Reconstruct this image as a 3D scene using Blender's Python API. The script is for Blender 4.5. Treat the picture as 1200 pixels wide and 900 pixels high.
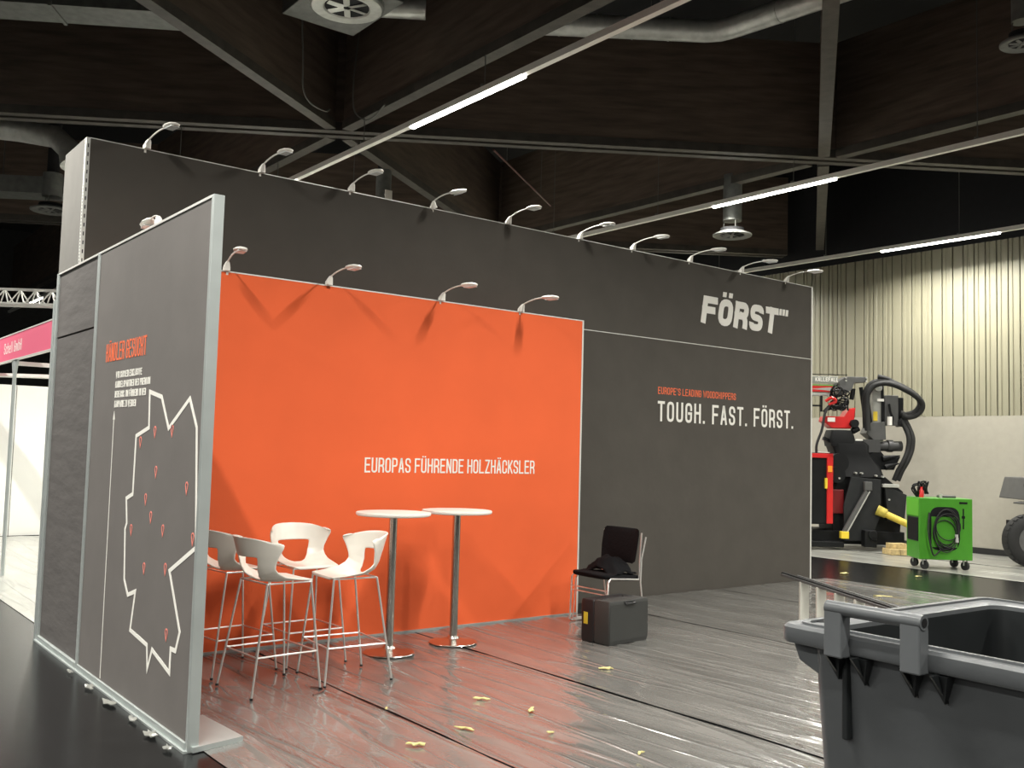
import bpy, bmesh, math, random
from mathutils import Vector, Matrix, noise
random.seed(7)
for o in list(bpy.data.objects): bpy.data.objects.remove(o)
SC = bpy.context.scene
COL = SC.collection
R = math.radians

# ------------------------------------------------------------------ camera
F_PX = 1135.96
cam_d = bpy.data.cameras.new('camera'); cam = bpy.data.objects.new('camera', cam_d); COL.objects.link(cam)
cam_d.sensor_width = 36.0; cam_d.lens = F_PX / 1200 * 36; cam_d.clip_end = 200; cam_d.clip_start = .05
YAW, PIT, ROL, CH = 0.6606, 0.0682, 0.0271, 1.6414
Fv = Vector((math.sin(YAW)*math.cos(PIT), math.cos(YAW)*math.cos(PIT), math.sin(PIT)))
R0 = Vector((math.cos(YAW), -math.sin(YAW), 0)); U0 = R0.cross(Fv)
Rv = R0*math.cos(ROL) + U0*math.sin(ROL); Uv = -R0*math.sin(ROL) + U0*math.cos(ROL)
cam.matrix_world = Matrix(((Rv.x, Uv.x, -Fv.x, 0), (Rv.y, Uv.y, -Fv.y, 0), (Rv.z, Uv.z, -Fv.z, CH), (0, 0, 0, 1)))
SC.camera = cam

# ------------------------------------------------------------------ world, exposure
w = bpy.data.worlds.new('hall_dark'); SC.world = w; w.use_nodes = True
w.node_tree.nodes['Background'].inputs[0].default_value = (.9, .95, 1, 1)
w.node_tree.nodes['Background'].inputs[1].default_value = 0.02
vs = SC.view_settings
vs.view_transform = 'Standard'; vs.look = 'None'; vs.gamma = 1; vs.use_curve_mapping = False
vs.exposure = 0.85
LED_POWER = 150.0            # watts of one lit ceiling module
LED_COL = (1.0, .975, .90)
ROWS = [-10.6, -5.0, .45, 6.11, 11.70, 16.48]           # x of the ceiling light rows
MODS = [-3.0, 2.4, 7.8, 13.25, 18.7, 24.1]               # y where a lit module starts
for rx in ROWS:
    for my in MODS:
        L = bpy.data.lights.new('ceiling_led', 'AREA'); L.shape = 'RECTANGLE'
        L.size = .09; L.size_y = 2.2; L.energy = LED_POWER; L.spread = R(160); L.color = LED_COL
        lo = bpy.data.objects.new('ceiling_led', L); COL.objects.link(lo)
        lo.location = (rx, my + 1.1, 5.53)

# ------------------------------------------------------------------ materials
MATS = {}
def mat(name, col, rough=.5, metal=0., bump=0., bscale=50., var=0., vscale=8., spec=.5, coat=0., emit=None, estr=0., stretch=None, trans=0., bdist=.01):
    if name in MATS: return MATS[name]
    m = bpy.data.materials.new(name); m.use_nodes = True; nt = m.node_tree
    b = nt.nodes['Principled BSDF']
    b.inputs['Base Color'].default_value = (*col, 1); b.inputs['Roughness'].default_value = rough
    b.inputs['Metallic'].default_value = metal; b.inputs['Specular IOR Level'].default_value = spec
    b.inputs['Coat Weight'].default_value = coat; b.inputs['Transmission Weight'].default_value = trans
    if emit:
        b.inputs['Emission Color'].default_value = (*emit, 1); b.inputs['Emission Strength'].default_value = estr
    if bump or var:
        tc = nt.nodes.new('ShaderNodeTexCoord'); mp = nt.nodes.new('ShaderNodeMapping')
        nt.links.new(tc.outputs['Object'], mp.inputs[0])
        if stretch: mp.inputs['Scale'].default_value = stretch
    if var:
        n = nt.nodes.new('ShaderNodeTexNoise'); n.inputs['Scale'].default_value = vscale; n.inputs['Detail'].default_value = 4
        nt.links.new(mp.outputs[0], n.inputs[0])
        r = nt.nodes.new('ShaderNodeValToRGB')
        r.color_ramp.elements[0].color = (*[c*(1-var) for c in col], 1); r.color_ramp.elements[0].position = .3
        r.color_ramp.elements[1].color = (*[min(1, c*(1+var)) for c in col], 1); r.color_ramp.elements[1].position = .7
        nt.links.new(n.outputs[0], r.inputs[0]); nt.links.new(r.outputs[0], b.inputs['Base Color'])
    if bump:
        n = nt.nodes.new('ShaderNodeTexNoise'); n.inputs['Scale'].default_value = bscale; n.inputs['Detail'].default_value = 5
        nt.links.new(mp.outputs[0], n.inputs[0])
        bp = nt.nodes.new('ShaderNodeBump'); bp.inputs['Strength'].default_value = bump; bp.inputs['Distance'].default_value = bdist
        nt.links.new(n.outputs[0], bp.inputs['Height']); nt.links.new(bp.outputs[0], b.inputs['Normal'])
    MATS[name] = m; return m

M_anthra = mat('anthracite_fabric', (.078, .070, .060), .75, bump=.15, bscale=6, var=.06, vscale=3, spec=.3, bdist=.02)
M_panel = mat('grey_print_fabric', (.150, .138, .130), .7, bump=.12, bscale=5, var=.05, vscale=3, spec=.3, bdist=.02)
M_door = mat('grey_door_fabric', (.105, .097, .093), .7, bump=.3, bscale=4, var=.08, vscale=3, spec=.3, stretch=(1, .6, 2), bdist=.03)
M_orange = mat('orange_fabric', (.80, .130, .040), .7, bump=.18, bscale=2.5, var=.04, vscale=1.5, spec=.25, bdist=.03)
M_alu = mat('anodised_aluminium', (.50, .54, .53), .42, .55, var=.06, vscale=4)
M_alu_l = mat('bright_aluminium', (.74, .74, .70), .4, .3)
M_chrome = mat('chrome', (.86, .86, .86), .12, 1.)
M_rod = mat('polished_rod', (.90, .88, .85), .28, .75)
M_steel = mat('brushed_steel', (.62, .60, .56), .24, 1., bump=.05, bscale=60, stretch=(1, 1, .05))
M_white = mat('white_lacquer', (.82, .80, .74), .35)
M_shell = mat('white_plastic_shell', (.80, .77, .70), .32, var=.03)
M_print_w = mat('white_print', (.86, .84, .78), .6)
M_print_o = mat('orange_print', (.85, .16, .06), .6)
M_print_p = mat('pin_print', (.85, .25, .2), .6)
M_black = mat('black_plastic', (.012, .012, .013), .4)
M_blackfab = mat('black_cloth', (.006, .006, .007), .9, bump=.4, bscale=40, spec=.15)
M_case = mat('charcoal_case_plastic', (.035, .036, .034), .5, bump=.2, bscale=180, bdist=.002)
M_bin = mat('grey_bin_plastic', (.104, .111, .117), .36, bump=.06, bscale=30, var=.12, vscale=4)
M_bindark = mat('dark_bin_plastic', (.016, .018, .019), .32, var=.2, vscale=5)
M_rubber = mat('rubber', (.010, .010, .010), .7, bump=.2, bscale=60)
M_timber = mat('dark_timber', (.095, .068, .05), .65, bump=.3, bscale=14, var=.35, vscale=5, stretch=(.3, .3, 2.5))
M_timber_e = mat('worn_timber_edge', (.048, .042, .034), .6, bump=.3, bscale=18, var=.3, vscale=6)
M_ceil = mat('black_ceiling_paint', (.006, .006, .007), .9, var=.2)
M_galv = mat('galvanised_sheet', (.48, .49, .46), .35, .5, bump=.1, bscale=12, var=.15, vscale=9)
M_dustgalv = mat('dusty_galvanised_sheet', (.14, .145, .135), .5, .3, bump=.1, bscale=12, var=.2, vscale=9)
M_cream = mat('cream_sheet_metal', (.27, .256, .182), .45, var=.04, vscale=2)
M_creamd = mat('dark_sheet_joint', (.07, .065, .05), .7)
M_plaster = mat('off_white_plaster', (.37, .347, .29), .8, bump=.1, bscale=20, var=.03)
M_skirt = mat('black_skirting', (.012, .012, .012), .6)
M_darkwall = mat('dark_hall_wall', (.02, .02, .021), .85, var=.2)
M_red = mat('machine_red', (.55, .02, .02), .32, var=.06)
M_mblack = mat('machine_black', (.006, .0064, .007), .5, var=.2, vscale=6, spec=.22)
M_mgrey = mat('machine_grey', (.085, .085, .083), .4, var=.1)
M_mdark = mat('machine_charcoal', (.016, .017, .018), .5, var=.15, spec=.3)
M_mlight = mat('machine_light_grey', (.38, .38, .35), .4, var=.08)
M_green = mat('cart_green', (.055, .245, .018), .35, var=.06)
M_yellow = mat('safety_yellow', (.75, .55, .04), .45)
M_wood = mat('raw_wood', (.45, .34, .16), .7, var=.3, vscale=20)
M_pink = mat('pink_fascia', (.72, .12, .21), .5)
M_bwhite = mat('booth_white', (.82, .82, .77), .5)
M_lilac = mat('lilac_print', (.32, .30, .55), .6)
M_gold = mat('yellow_scrap', (.66, .58, .24), .6, var=.2, vscale=60)
M_glowled = mat('led_diffuser', (.9, .9, .85), .4, emit=(1, .985, .9), estr=9.)
M_offled = mat('lamp_lens', (.75, .77, .76), .2)
M_redpipe = mat('red_pipe', (.09, .015, .012), .5)
M_cable = mat('grey_cable', (.11, .11, .10), .6)
M_brown = mat('brown_strap', (.15, .05, .035), .7)
M_bluegrey = mat('tread_aluminium', (.70, .69, .62), .42, .25)

# floor: polished dark asphalt
M_floor = mat('dark_polished_floor', (.005, .005, .0053), .24, bump=.10, bscale=30, var=.35, vscale=6, spec=.28, bdist=.004)

def plastic_film(name, base, rough):
    m = bpy.data.materials.new(name); m.use_nodes = True; nt = m.node_tree; b = nt.nodes['Principled BSDF']
    N = nt.nodes.new; Lk = nt.links.new
    tc = N('ShaderNodeTexCoord')
    mp = N('ShaderNodeMapping'); mp.inputs['Rotation'].default_value = (0, 0, R(14)); mp.inputs['Scale'].default_value = (2.6, .5, 1)
    Lk(tc.outputs['Object'], mp.inputs[0])
    n1 = N('ShaderNodeTexNoise'); n1.inputs['Scale'].default_value = 1.6; n1.inputs['Detail'].default_value = 4; n1.inputs['Distortion'].default_value = .5
    Lk(mp.outputs[0], n1.inputs[0])
    total = n1.outputs[0]; wgt = .30
    mul = N('ShaderNodeMath'); mul.operation = 'MULTIPLY'; mul.inputs[1].default_value = wgt; Lk(total, mul.inputs[0]); total = mul.outputs[0]
    for ang, sx, sy, amt in ((12, 2.4, .22, .75), (-19, 1.8, .2, .75), (34, 1.5, .3, .5), (4, 5.5, .5, .16)):      # thin long creases
        m2 = N('ShaderNodeMapping'); m2.inputs['Rotation'].default_value = (0, 0, R(ang)); m2.inputs['Scale'].default_value = (sx, sy, 1)
        Lk(tc.outputs['Object'], m2.inputs[0])
        q = N('ShaderNodeTexNoise'); q.inputs['Scale'].default_value = 1.; q.inputs['Detail'].default_value = 1.5; Lk(m2.outputs[0], q.inputs[0])
        a1 = N('ShaderNodeMath'); a1.operation = 'SUBTRACT'; a1.inputs[1].default_value = .5; Lk(q.outputs[0], a1.inputs[0])
        a2 = N('ShaderNodeMath'); a2.operation = 'ABSOLUTE'; Lk(a1.outputs[0], a2.inputs[0])
        mr = N('ShaderNodeMapRange'); mr.inputs[1].default_value = 0; mr.inputs[2].default_value = .028; mr.inputs[3].default_value = amt; mr.inputs[4].default_value = 0
        mr.interpolation_type = 'SMOOTHSTEP'; Lk(a2.outputs[0], mr.inputs[0])
        ad = N('ShaderNodeMath'); ad.operation = 'ADD'; Lk(total, ad.inputs[0]); Lk(mr.outputs[0], ad.inputs[1]); total = ad.outputs[0]
    n2 = N('ShaderNodeTexNoise'); n2.inputs['Scale'].default_value = 24; n2.inputs['Detail'].default_value = 3; n2.inputs['Distortion'].default_value = 1.2
    Lk(tc.outputs['Object'], n2.inputs[0])
    add = N('ShaderNodeMath'); add.operation = 'MULTIPLY_ADD'; add.inputs[1].default_value = .055
    Lk(n2.outputs[0], add.inputs[0]); Lk(total, add.inputs[2])
    bp = N('ShaderNodeBump'); bp.inputs['Strength'].default_value = .6; bp.inputs['Distance'].default_value = .016
    Lk(add.outputs[0], bp.inputs['Height']); Lk(bp.outputs[0], b.inputs['Normal'])
    rp = N('ShaderNodeValToRGB'); rp.color_ramp.elements[0].color = (*[c*.82 for c in base], 1); rp.color_ramp.elements[1].color = (*[c*1.15 for c in base], 1)
    rp.color_ramp.elements[0].position = .3; rp.color_ramp.elements[1].position = .7
    Lk(n1.outputs[0], rp.inputs[0]); Lk(rp.outputs[0], b.inputs['Base Color'])
    b.inputs['Roughness'].default_value = rough; b.inputs['Specular IOR Level'].default_value = .6
    b.inputs['Coat Weight'].default_value = .6; b.inputs['Coat Roughness'].default_value = .07
    Lk(bp.outputs[0], b.inputs['Coat Normal'])
    return m
M_film = plastic_film('clear_film_over_grey_carpet', (.158, .154, .144), .24)
M_film2 = plastic_film('clear_film_over_light_carpet', (.33, .33, .30), .28)

# ------------------------------------------------------------------ mesh tools
class MB:
    def __init__(s): s.v = []; s.f = []
    def add(s, vs, fs):
        k = len(s.v); s.v += [tuple(v) for v in vs]; s.f += [tuple(i + k for i in f) for f in fs]; return s
    def box(s, a, b):
        x0, y0, z0 = [min(p, q) for p, q in zip(a, b)]; x1, y1, z1 = [max(p, q) for p, q in zip(a, b)]
        return s.add([(x0,y0,z0),(x1,y0,z0),(x1,y1,z0),(x0,y1,z0),(x0,y0,z1),(x1,y0,z1),(x1,y1,z1),(x0,y1,z1)],
                     [(0,3,2,1),(4,5,6,7),(0,1,5,4),(1,2,6,5),(2,3,7,6),(3,0,4,7)])
    def obox(s, c, ax, ay, az):
        c, ax, ay, az = map(Vector, (c, ax, ay, az))
        vs = [c + ax*i + ay*j + az*k for k in (-1, 1) for i, j in ((-1,-1),(1,-1),(1,1),(-1,1))]
        return s.add(vs, [(0,3,2,1),(4,5,6,7),(0,1,5,4),(1,2,6,5),(2,3,7,6),(3,0,4,7)])
    def bar(s, p, q, w, h, up=(0, 0, 1)):
        p, q = Vector(p), Vector(q); d = (q - p); u = Vector(up); side = d.cross(u).normalized(); u = side.cross(d).normalized()
        return s.obox((p + q)/2, d/2, side*w/2, u*h/2)
    def cyl(s, p, q, r0, r1=None, n=16, cap=True):
        p, q = Vector(p), Vector(q); r1 = r0 if r1 is None else r1; d = (q - p).normalized()
        a = d.orthogonal().normalized(); b = d.cross(a)
        vs = [p + (a*math.cos(2*math.pi*i/n) + b*math.sin(2*math.pi*i/n))*r0 for i in range(n)] + \
             [q + (a*math.cos(2*math.pi*i/n) + b*math.sin(2*math.pi*i/n))*r1 for i in range(n)]
        fs = [(i, (i+1) % n, n + (i+1) % n, n + i) for i in range(n)]
        if cap: fs += [tuple(range(n))[::-1], tuple(range(n, 2*n))]
        return s.add(vs, fs)
    def tube(s, pts, r, n=8, closed=False):
        pts = [Vector(p) for p in pts]; m = len(pts); rings = []; a = None
        for i, p in enumerate(pts):
            pa = pts[i-1] if (i or closed) else p; pb = pts[(i+1) % m] if (i < m-1 or closed) else p
            d = (pb - pa).normalized()
            a = d.orthogonal().normalized() if a is None else (a - d*a.dot(d)).normalized()
            b = d.cross(a); rr = r[i] if isinstance(r, (list, tuple)) else r
            rings.append([p + (a*math.cos(2*math.pi*k/n) + b*math.sin(2*math.pi*k/n))*rr for k in range(n)])
        return s.loft(rings, closed, not closed)
    def loft(s, rings, closed=False, cap=True, flip=False):
        n = len(rings[0]); k = len(s.v); m = len(rings)
        for rg in rings: s.v += [tuple(p) for p in rg]
        for i in range(m if closed else m-1):
            a, b = k + i*n, k + ((i+1) % m)*n
            for j in range(n): s.f.append((a+j, a+(j+1) % n, b+(j+1) % n, b+j))
        if cap: s.f += [tuple(range(k, k+n))[::-1], tuple(range(k+(m-1)*n, k+m*n))]
        return s
    def lathe(s, prof, c=(0, 0, 0), n=32):
        c = Vector(c); rings = [[c + Vector((r*math.cos(2*math.pi*i/n), r*math.sin(2*math.pi*i/n), z)) for i in range(n)] for r, z in prof]
        return s.loft(rings, False, True)
    def prism(s, poly, fr, t):         # poly: 2d points; fr: function (u, v, d) -> world; d 0..t
        n = len(poly)
        return s.add([fr(u, v, 0) for u, v in poly] + [fr(u, v, t) for u, v in poly],
                     [tuple(range(n))[::-1], tuple(range(n, 2*n))] + [(i, (i+1) % n, n+(i+1) % n, n+i) for i in range(n)])
    def ribbon(s, pts, wd, fr, t, closed=False, cap=0.):   # flat mitred stroke in the u, v plane
        P = [Vector(p) for p in pts]; m = len(P)
        if not closed and cap:
            P[0] = P[0] + (P[0]-P[1]).normalized()*cap; P[-1] = P[-1] + (P[-1]-P[-2]).normalized()*cap
        Lf, Rt = [], []
        for i in range(m):
            d0 = (P[i]-P[i-1]).normalized() if (i or closed) else None
            d1 = (P[(i+1) % m]-P[i]).normalized() if (i < m-1 or closed) else None
            d0 = d0 or d1; d1 = d1 or d0
            n0 = Vector((-d0.y, d0.x)); n1 = Vector((-d1.y, d1.x)); nn = n0 + n1
            if nn.length < 1e-3: nn = n0.copy()
            nn.normalize(); k = min(2.2, 1/max(.2, nn.dot(n1)))
            Lf.append(P[i] + nn*wd/2*k); Rt.append(P[i] - nn*wd/2*k)
        for i in range(m if closed else m-1):
            j = (i+1) % m
            q = [Lf[i], Rt[i], Rt[j], Lf[j]]
            s.prism([(a.x, a.y) for a in q], fr, t)
        return s
    def build(s, name, mtl, parent=None, smooth=False, local=False, bevel=0., angle=40, mods=None):
        me = bpy.data.meshes.new(name)
        vs = [Vector(v) for v in s.v]
        if parent is not None and not local:
            inv = world_of(parent).inverted(); vs = [inv @ v for v in vs]
        me.from_pydata([tuple(v) for v in vs], [], s.f)
        bm = bmesh.new(); bm.from_mesh(me)
        bmesh.ops.recalc_face_normals(bm, faces=bm.faces); bm.to_mesh(me); bm.free()
        me.materials.append(mtl)
        if smooth:
            me.shade_smooth(); me.set_sharp_from_angle(angle=R(angle))
        o = bpy.data.objects.new(name, me); COL.objects.link(o)
        if parent is not None: o.parent = parent
        if bevel:
            b = o.modifiers.new('bevel', 'BEVEL'); b.width = bevel; b.segments = 2; b.limit_method = 'ANGLE'; b.angle_limit = R(35)
        return o
def world_of(o):
    m = o.matrix_basis.copy()
    while o.parent is not None:
        o = o.parent; m = o.matrix_basis @ m
    return m
def tag(o, label, cat, group=None):
    o['label'] = label; o['category'] = cat
    if group: o['group'] = group
    return o
def thing(name, label, cat, loc=(0, 0, 0), rz=0., group=None):
    o = bpy.data.objects.new(name, None); COL.objects.link(o); o.empty_display_size = .1
    o.location = loc; o.rotation_euler = (0, 0, rz)
    return tag(o, label, cat, group)
def struct(o): o['kind'] = 'structure'; return o
def stuff(o): o['kind'] = 'stuff'; return o
def copy_tree(o, parent=None):
    c = o.copy(); COL.objects.link(c); c.parent = parent
    for ch in list(o.children): copy_tree(ch, c)
    return c
def spline(pts, n=8):                                   # Catmull-Rom through the points
    P = [Vector(p) for p in pts]; P = [P[0]*2 - P[1]] + P + [P[-1]*2 - P[-2]]; out = []
    for i in range(1, len(P)-2):
        a, b, c, d = P[i-1:i+3]
        for k in range(n):
            t = k/n; out.append(.5*((2*b) + (c-a)*t + (2*a-5*b+4*c-d)*t*t + (3*b-a-3*c+d)*t**3))
    return out + [P[-2]]
def rrect(cx, cy, hx, hy, r, z, n=6):
    out = []
    for sx, sy, a0 in ((1, 1, 0), (-1, 1, 90), (-1, -1, 180), (1, -1, 270)):
        for k in range(n+1):
            a = R(a0 + 90*k/n); out.append((cx + sx*(hx-r) + r*math.cos(a), cy + sy*(hy-r) + r*math.sin(a), z))
    return out

# ------------------------------------------------------------------ lettering (drawn strokes)
def G(*strokes): return strokes
GL = {
 'A': (G([(0,0),(.44,1),(.56,1),(1,0)]), G([(.2,.27),(.8,.27)])), 'C': (G([(1,.68),(1,1,1),(0,1,1),(0,0,1),(1,0,1),(1,.32)]),),
 'B': (G([(0,0),(0,1)]), G([(0,1),(1,1,1),(1,.53,1),(0,.53)]), G([(0,.53),(1,.53,1),(1,0,1),(0,0)])),
 'D': (G([(0,.5),(0,1),(1,1,1),(1,0,1),(0,0),(0,.5)]),), 'E': (G([(1,1),(0,1),(0,0),(1,0)]), G([(0,.52),(.85,.52)])),
 'F': (G([(1,1),(0,1),(0,0)]), G([(0,.5),(.85,.5)])), 'G': (G([(1,.7),(1,1,1),(0,1,1),(0,0,1),(1,0,1),(1,.47),(.55,.47)]),),
 'H': (G([(0,0),(0,1)]), G([(1,0),(1,1)]), G([(0,.52),(1,.52)])), 'I': (G([(.5,0),(.5,1)]),),
 'K': (G([(0,0),(0,1)]), G([(1,1),(.08,.38)]), G([(.35,.56),(1,0)])), 'L': (G([(0,1),(0,0),(1,0)]),),
 'M': (G([(0,0),(0,1)]), G([(1,0),(1,1)]), G([(0,1),(.5,.2),(1,1)])), 'N': (G([(0,0),(0,1)]), G([(1,0),(1,1)]), G([(.03,1),(.97,0)])),
 'O': (G([(0,.5),(0,1,1),(1,1,1),(1,0,1),(0,0,1),(0,.5)]),), 'P': (G([(0,0),(0,1)]), G([(0,1),(1,1,1),(1,.45,1),(0,.45)])),
 'Q': (G([(0,.5),(0,1,1),(1,1,1),(1,0,1),(0,0,1),(0,.5)]), G([(.6,.25),(1,0)])),
 'R': (G([(0,0),(0,1)]), G([(0,1),(1,1,1),(1,.46,1),(0,.46)]), G([(.55,.48),(1,.4,1),(1,0)])),
 'S': (G([(1,.76),(1,1,1),(0,1,1),(0,.54,1),(1,.46,1),(1,0,1),(0,0,1),(0,.24)]),), 'T': (G([(0,1),(1,1)]), G([(.5,0),(.5,1)])),
 'U': (G([(0,1),(0,0,1),(1,0,1),(1,1)]),), 'V': (G([(0,1),(.5,0),(1,1)]),), 'W': (G([(0,1),(.25,0),(.5,.85),(.75,0),(1,1)]),),
 'X': (G([(0,0),(1,1)]), G([(0,1),(1,0)])), 'Z': (G([(0,1),(1,1),(0,0),(1,0)]),),
 'c': (G([(1,.5),(1,.68,1),(0,.68,1),(0,0,1),(1,0,1),(1,.18)]),), 'h': (G([(0,0),(0,1)]), G([(0,.62),(1,.68,1),(1,0)])),
 'e': (G([(0,.36),(1,.36),(1,.68,1),(0,.68,1),(0,0,1),(1,0,1)]),), 'l': (G([(.5,0),(.5,1)]),),
 'm': (G([(0,0),(0,.68)]), G([(0,.66),(.5,.66,1),(.5,0)]), G([(.5,.66),(1,.66,1),(1,0)])), 'b': (G([(0,0),(0,1)]), G([(0,0),(1,0,1),(1,.68,1),(0,.68)])),
}
def fillet(pts, rad):
    P = [Vector(p[:2]) for p in pts]; out = [P[0]]
    for i in range(1, len(P)-1):
        if len(pts[i]) > 2:
            a, b = (P[i-1]-P[i]), (P[i+1]-P[i]); r = min(rad, a.length*.5 if i > 1 and len(pts[i-1]) > 2 else a.length*.98, b.length*.5 if len(pts[i+1]) > 2 else b.length*.98)
            s, e = P[i]+a.normalized()*r, P[i]+b.normalized()*r
            for k in range(5):
                t = k/4; out.append(s*(1-t)**2 + P[i]*2*t*(1-t) + e*t*t)
        else: out.append(P[i])
    out.append(P[-1]); q = [out[0]]
    for p in out[1:]:
        if (p-q[-1]).length > 1e-5: q.append(p)
    return q
def lettering(name, text, length, h, fr, mtl, parent, wr=.42, tr=.28, gap=.22, space=.55, skew=0., thick=.0015, label=None):
    """text drawn on the u, v plane of fr from u = 0, fitted to the given length"""
    mb = MB(); cells = []; u = 0
    for c in text:
        base = {'Ä': 'A', 'Ö': 'O', 'Ü': 'U'}.get(c, c)
        if c == ' ': u += space; continue
        wd = {'I': .45, 'l': .4, '.': .34, "'": .34, ',': .34, '-': .6, 'M': 1.25, 'W': 1.35, 'm': 1.4}.get(base, 1.)
        cells.append((c, base, u, wd)); u += wd + gap
    k = length/(u - gap); cw = k; t = tr*cw
    sk = lambda a: (a[0] + skew*a[1], a[1])
    for ci, (c, base, u0, wd) in enumerate(cells):
        x0 = u0*k; wdt = wd*k
        if base in '.,': mb.prism([sk(p) for p in ((x0, 0), (x0+t*1.05, 0), (x0+t*1.05, t*1.05), (x0, t*1.05))], fr, thick); continue
        if base == "'": mb.prism([sk(p) for p in ((x0, h), (x0+t, h), (x0+t, h*.72), (x0, h*.72))], fr, thick); continue
        if base == '-': mb.prism([sk(p) for p in ((x0, h*.42), (x0+wdt, h*.42), (x0+wdt, h*.56), (x0, h*.56))], fr, thick); continue
        for si, st in enumerate(GL[base]):
            for path in st:
                q = [((x0 + t/2 + p[0]*(wdt-t)), (t/2 + p[1]*(h-t)), *p[2:]) for p in path]
                mb.ribbon([sk(p) for p in fillet(q, (wdt-t)*.5 if wdt > t else 0)], t, fr, thick*(1+.35*si+.12*(ci % 2)), cap=0 if path[0][:2] == path[-1][:2] or (base == 'S' and tr > .3) else t/2)
        if c in 'ÄÖÜ':
            for s in (.16, .60):
                a = x0 + s*wdt; z0 = h*1.07; b = a + .26*wdt; z1 = z0 + .26*wdt*.9
                mb.prism([sk(p) for p in ((a, z0), (b, z0), (b, z1), (a, z1))], fr, thick)
    o = mb.build(name, mtl, parent)
    if label: o['label'] = label
    return o

# ================================================================== THE HALL (structure)
struct(MB().box((-16, -8, -.1), (17.9, 36, 0)).build('floor', M_floor))
struct(MB().box((-16, -8, 8.6), (17.9, 36, 8.7)).build('ceiling', M_ceil))
struct(MB().box((-16, 36, 0), (17.9, 36.2, 8.6)).build('wall_back', M_darkwall))
struct(MB().box((-16.2, -8, 0), (-16, 36, 8.6)).build('wall_left', M_darkwall))
struct(MB().box((-16, -8.2, 0), (17.9, -8, 8.6)).build('wall_front', M_darkwall))
WX = 17.63
wr_ = struct(MB().box((WX, -8, 0), (WX+.25, 36, 2.5)).build('wall_right', M_plaster))
wu = struct(MB().box((WX+.1, -8, 2.5), (WX+.25, 36, 5.70)).build('wall_upper_right', M_creamd))
struct(MB().box((WX-.01, -8, 5.70), (WX+.25, 36, 8.6)).build('wall_top_right', M_ceil))
struct(MB().box((WX-.015, -8, 0), (WX, 36, .11)).build('baseboard_right', M_skirt))
# standing-seam cassettes of the upper wall: each one a piece of its own, shared meshes
PW = .206
def cassette(deep):
    mb = MB(); z0, z1 = 2.5, 5.70; g = .011
    prof = [(-PW/2+g, .07), (-PW/2+g, .0), (-PW/2+.035, -.004), (-.032, -.004), (-.022, deep), (.022, deep), (.032, -.004), (PW/2-.035, -.004), (PW/2-g, .0), (PW/2-g, .07)]
    n = len(prof)
    vs = [(d, y, z) for z in (z0, z1) for y, d in prof]
    return mb.add(vs, [(i, i+1, n+i+1, n+i) for i in range(n-1)])
protos = [cassette(d).build('wall_panel', M_cream, wu, local=True) for d in (.014, .007, -.004)]
yy = -2.0; i = 0
while yy < 26:
    o = protos[i % 3] if i < 3 else protos[random.choice((0, 0, 1, 2))].copy()
    if i >= 3: COL.objects.link(o); o.parent = wu
    o.location = (WX, yy, 0); yy += PW; i += 1

# ------------------------------------------------------------------ roof beams: a triangular grid of deep timber girders
ZB, ZT = 6.0, 7.7
def beam(p, q, double, label):
    p, q = Vector((*p, 0)), Vector((*q, 0)); d = (q-p).normalized(); s = Vector((-d.y, d.x, 0))
    t = thing('roof_beam', label, 'beam', (*((p+q)/2).xy, ZB), group='timber girders of the hall roof')
    up = Vector((0, 0, 1))
    offs = (-.11, .11) if double else (0,)
    for of in offs:
        a, b = p + s*of, q + s*of; wd = .13 if double else .16
        MB().bar(a + up*(ZB+.12+(ZT-ZB-.12)/2), b + up*(ZB+.12+(ZT-ZB-.12)/2), wd*.8, ZT-ZB-.12).build('web', M_timber, t)
        MB().bar(a + up*(ZB+.06), b + up*(ZB+.06), wd, .12).build('bottom_chord', M_timber_e, t)
    return t
SA = -.647; SB = .70
N0 = (6.2, 12.1); N1 = (12.15, 8.3)
beam((N0[0]-9, N0[1]-9*SA), (N0[0]+11.2, N0[1]+11.2*SA), True, 'long dark timber girder crossing the whole picture above the tall booth wall')
beam((N0[0]-8, N0[1]-8*SB), (N0[0]-.2, N0[1]-.2*SB), False, 'dark timber girder running from the top left corner down to the beam crossing')
beam((N0[0]+.2, N0[1]+.2*SB), (N0[0]+11, N0[1]+11*SB), False, 'dark timber girder receding behind the tall booth wall from the left beam crossing')
beam((N0[0], -6), (N0[0], N0[1]-.25), False, 'dark timber girder above the brightest light row, left of the spiral duct')
beam((N0[0], N0[1]+.25), (N0[0], 34), False, 'dark timber girder continuing behind the left beam crossing')
beam((N1[0], -6), (N1[0], N1[1]-.25), False, 'dark timber girder rising from the right beam crossing to the right edge')
beam((N1[0], N1[1]+.25), (N1[0], 34), False, 'dark timber girder receding left from the right beam crossing above the second light row')
beam((N1[0]-7, N1[1]-7*SB), (N1[0]-.2, N1[1]-.2*SB), False, 'dark timber girder seen end on above the right beam crossing like a post')
beam((N1[0]+.2, N1[1]+.2*SB), (N1[0]+5.2, N1[1]+5.2*SB), False, 'dark timber girder seen end on below the right beam crossing')
beam((N0[0]-9, N0[1]-9*SA+8), (N0[0]+11.2, N0[1]+11.2*SA+8), True, 'second long dark timber girder far back behind the first')
beam((.25, -6), (.25, 34), False, 'dark timber girder over the aisle left of the grey partition')

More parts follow.
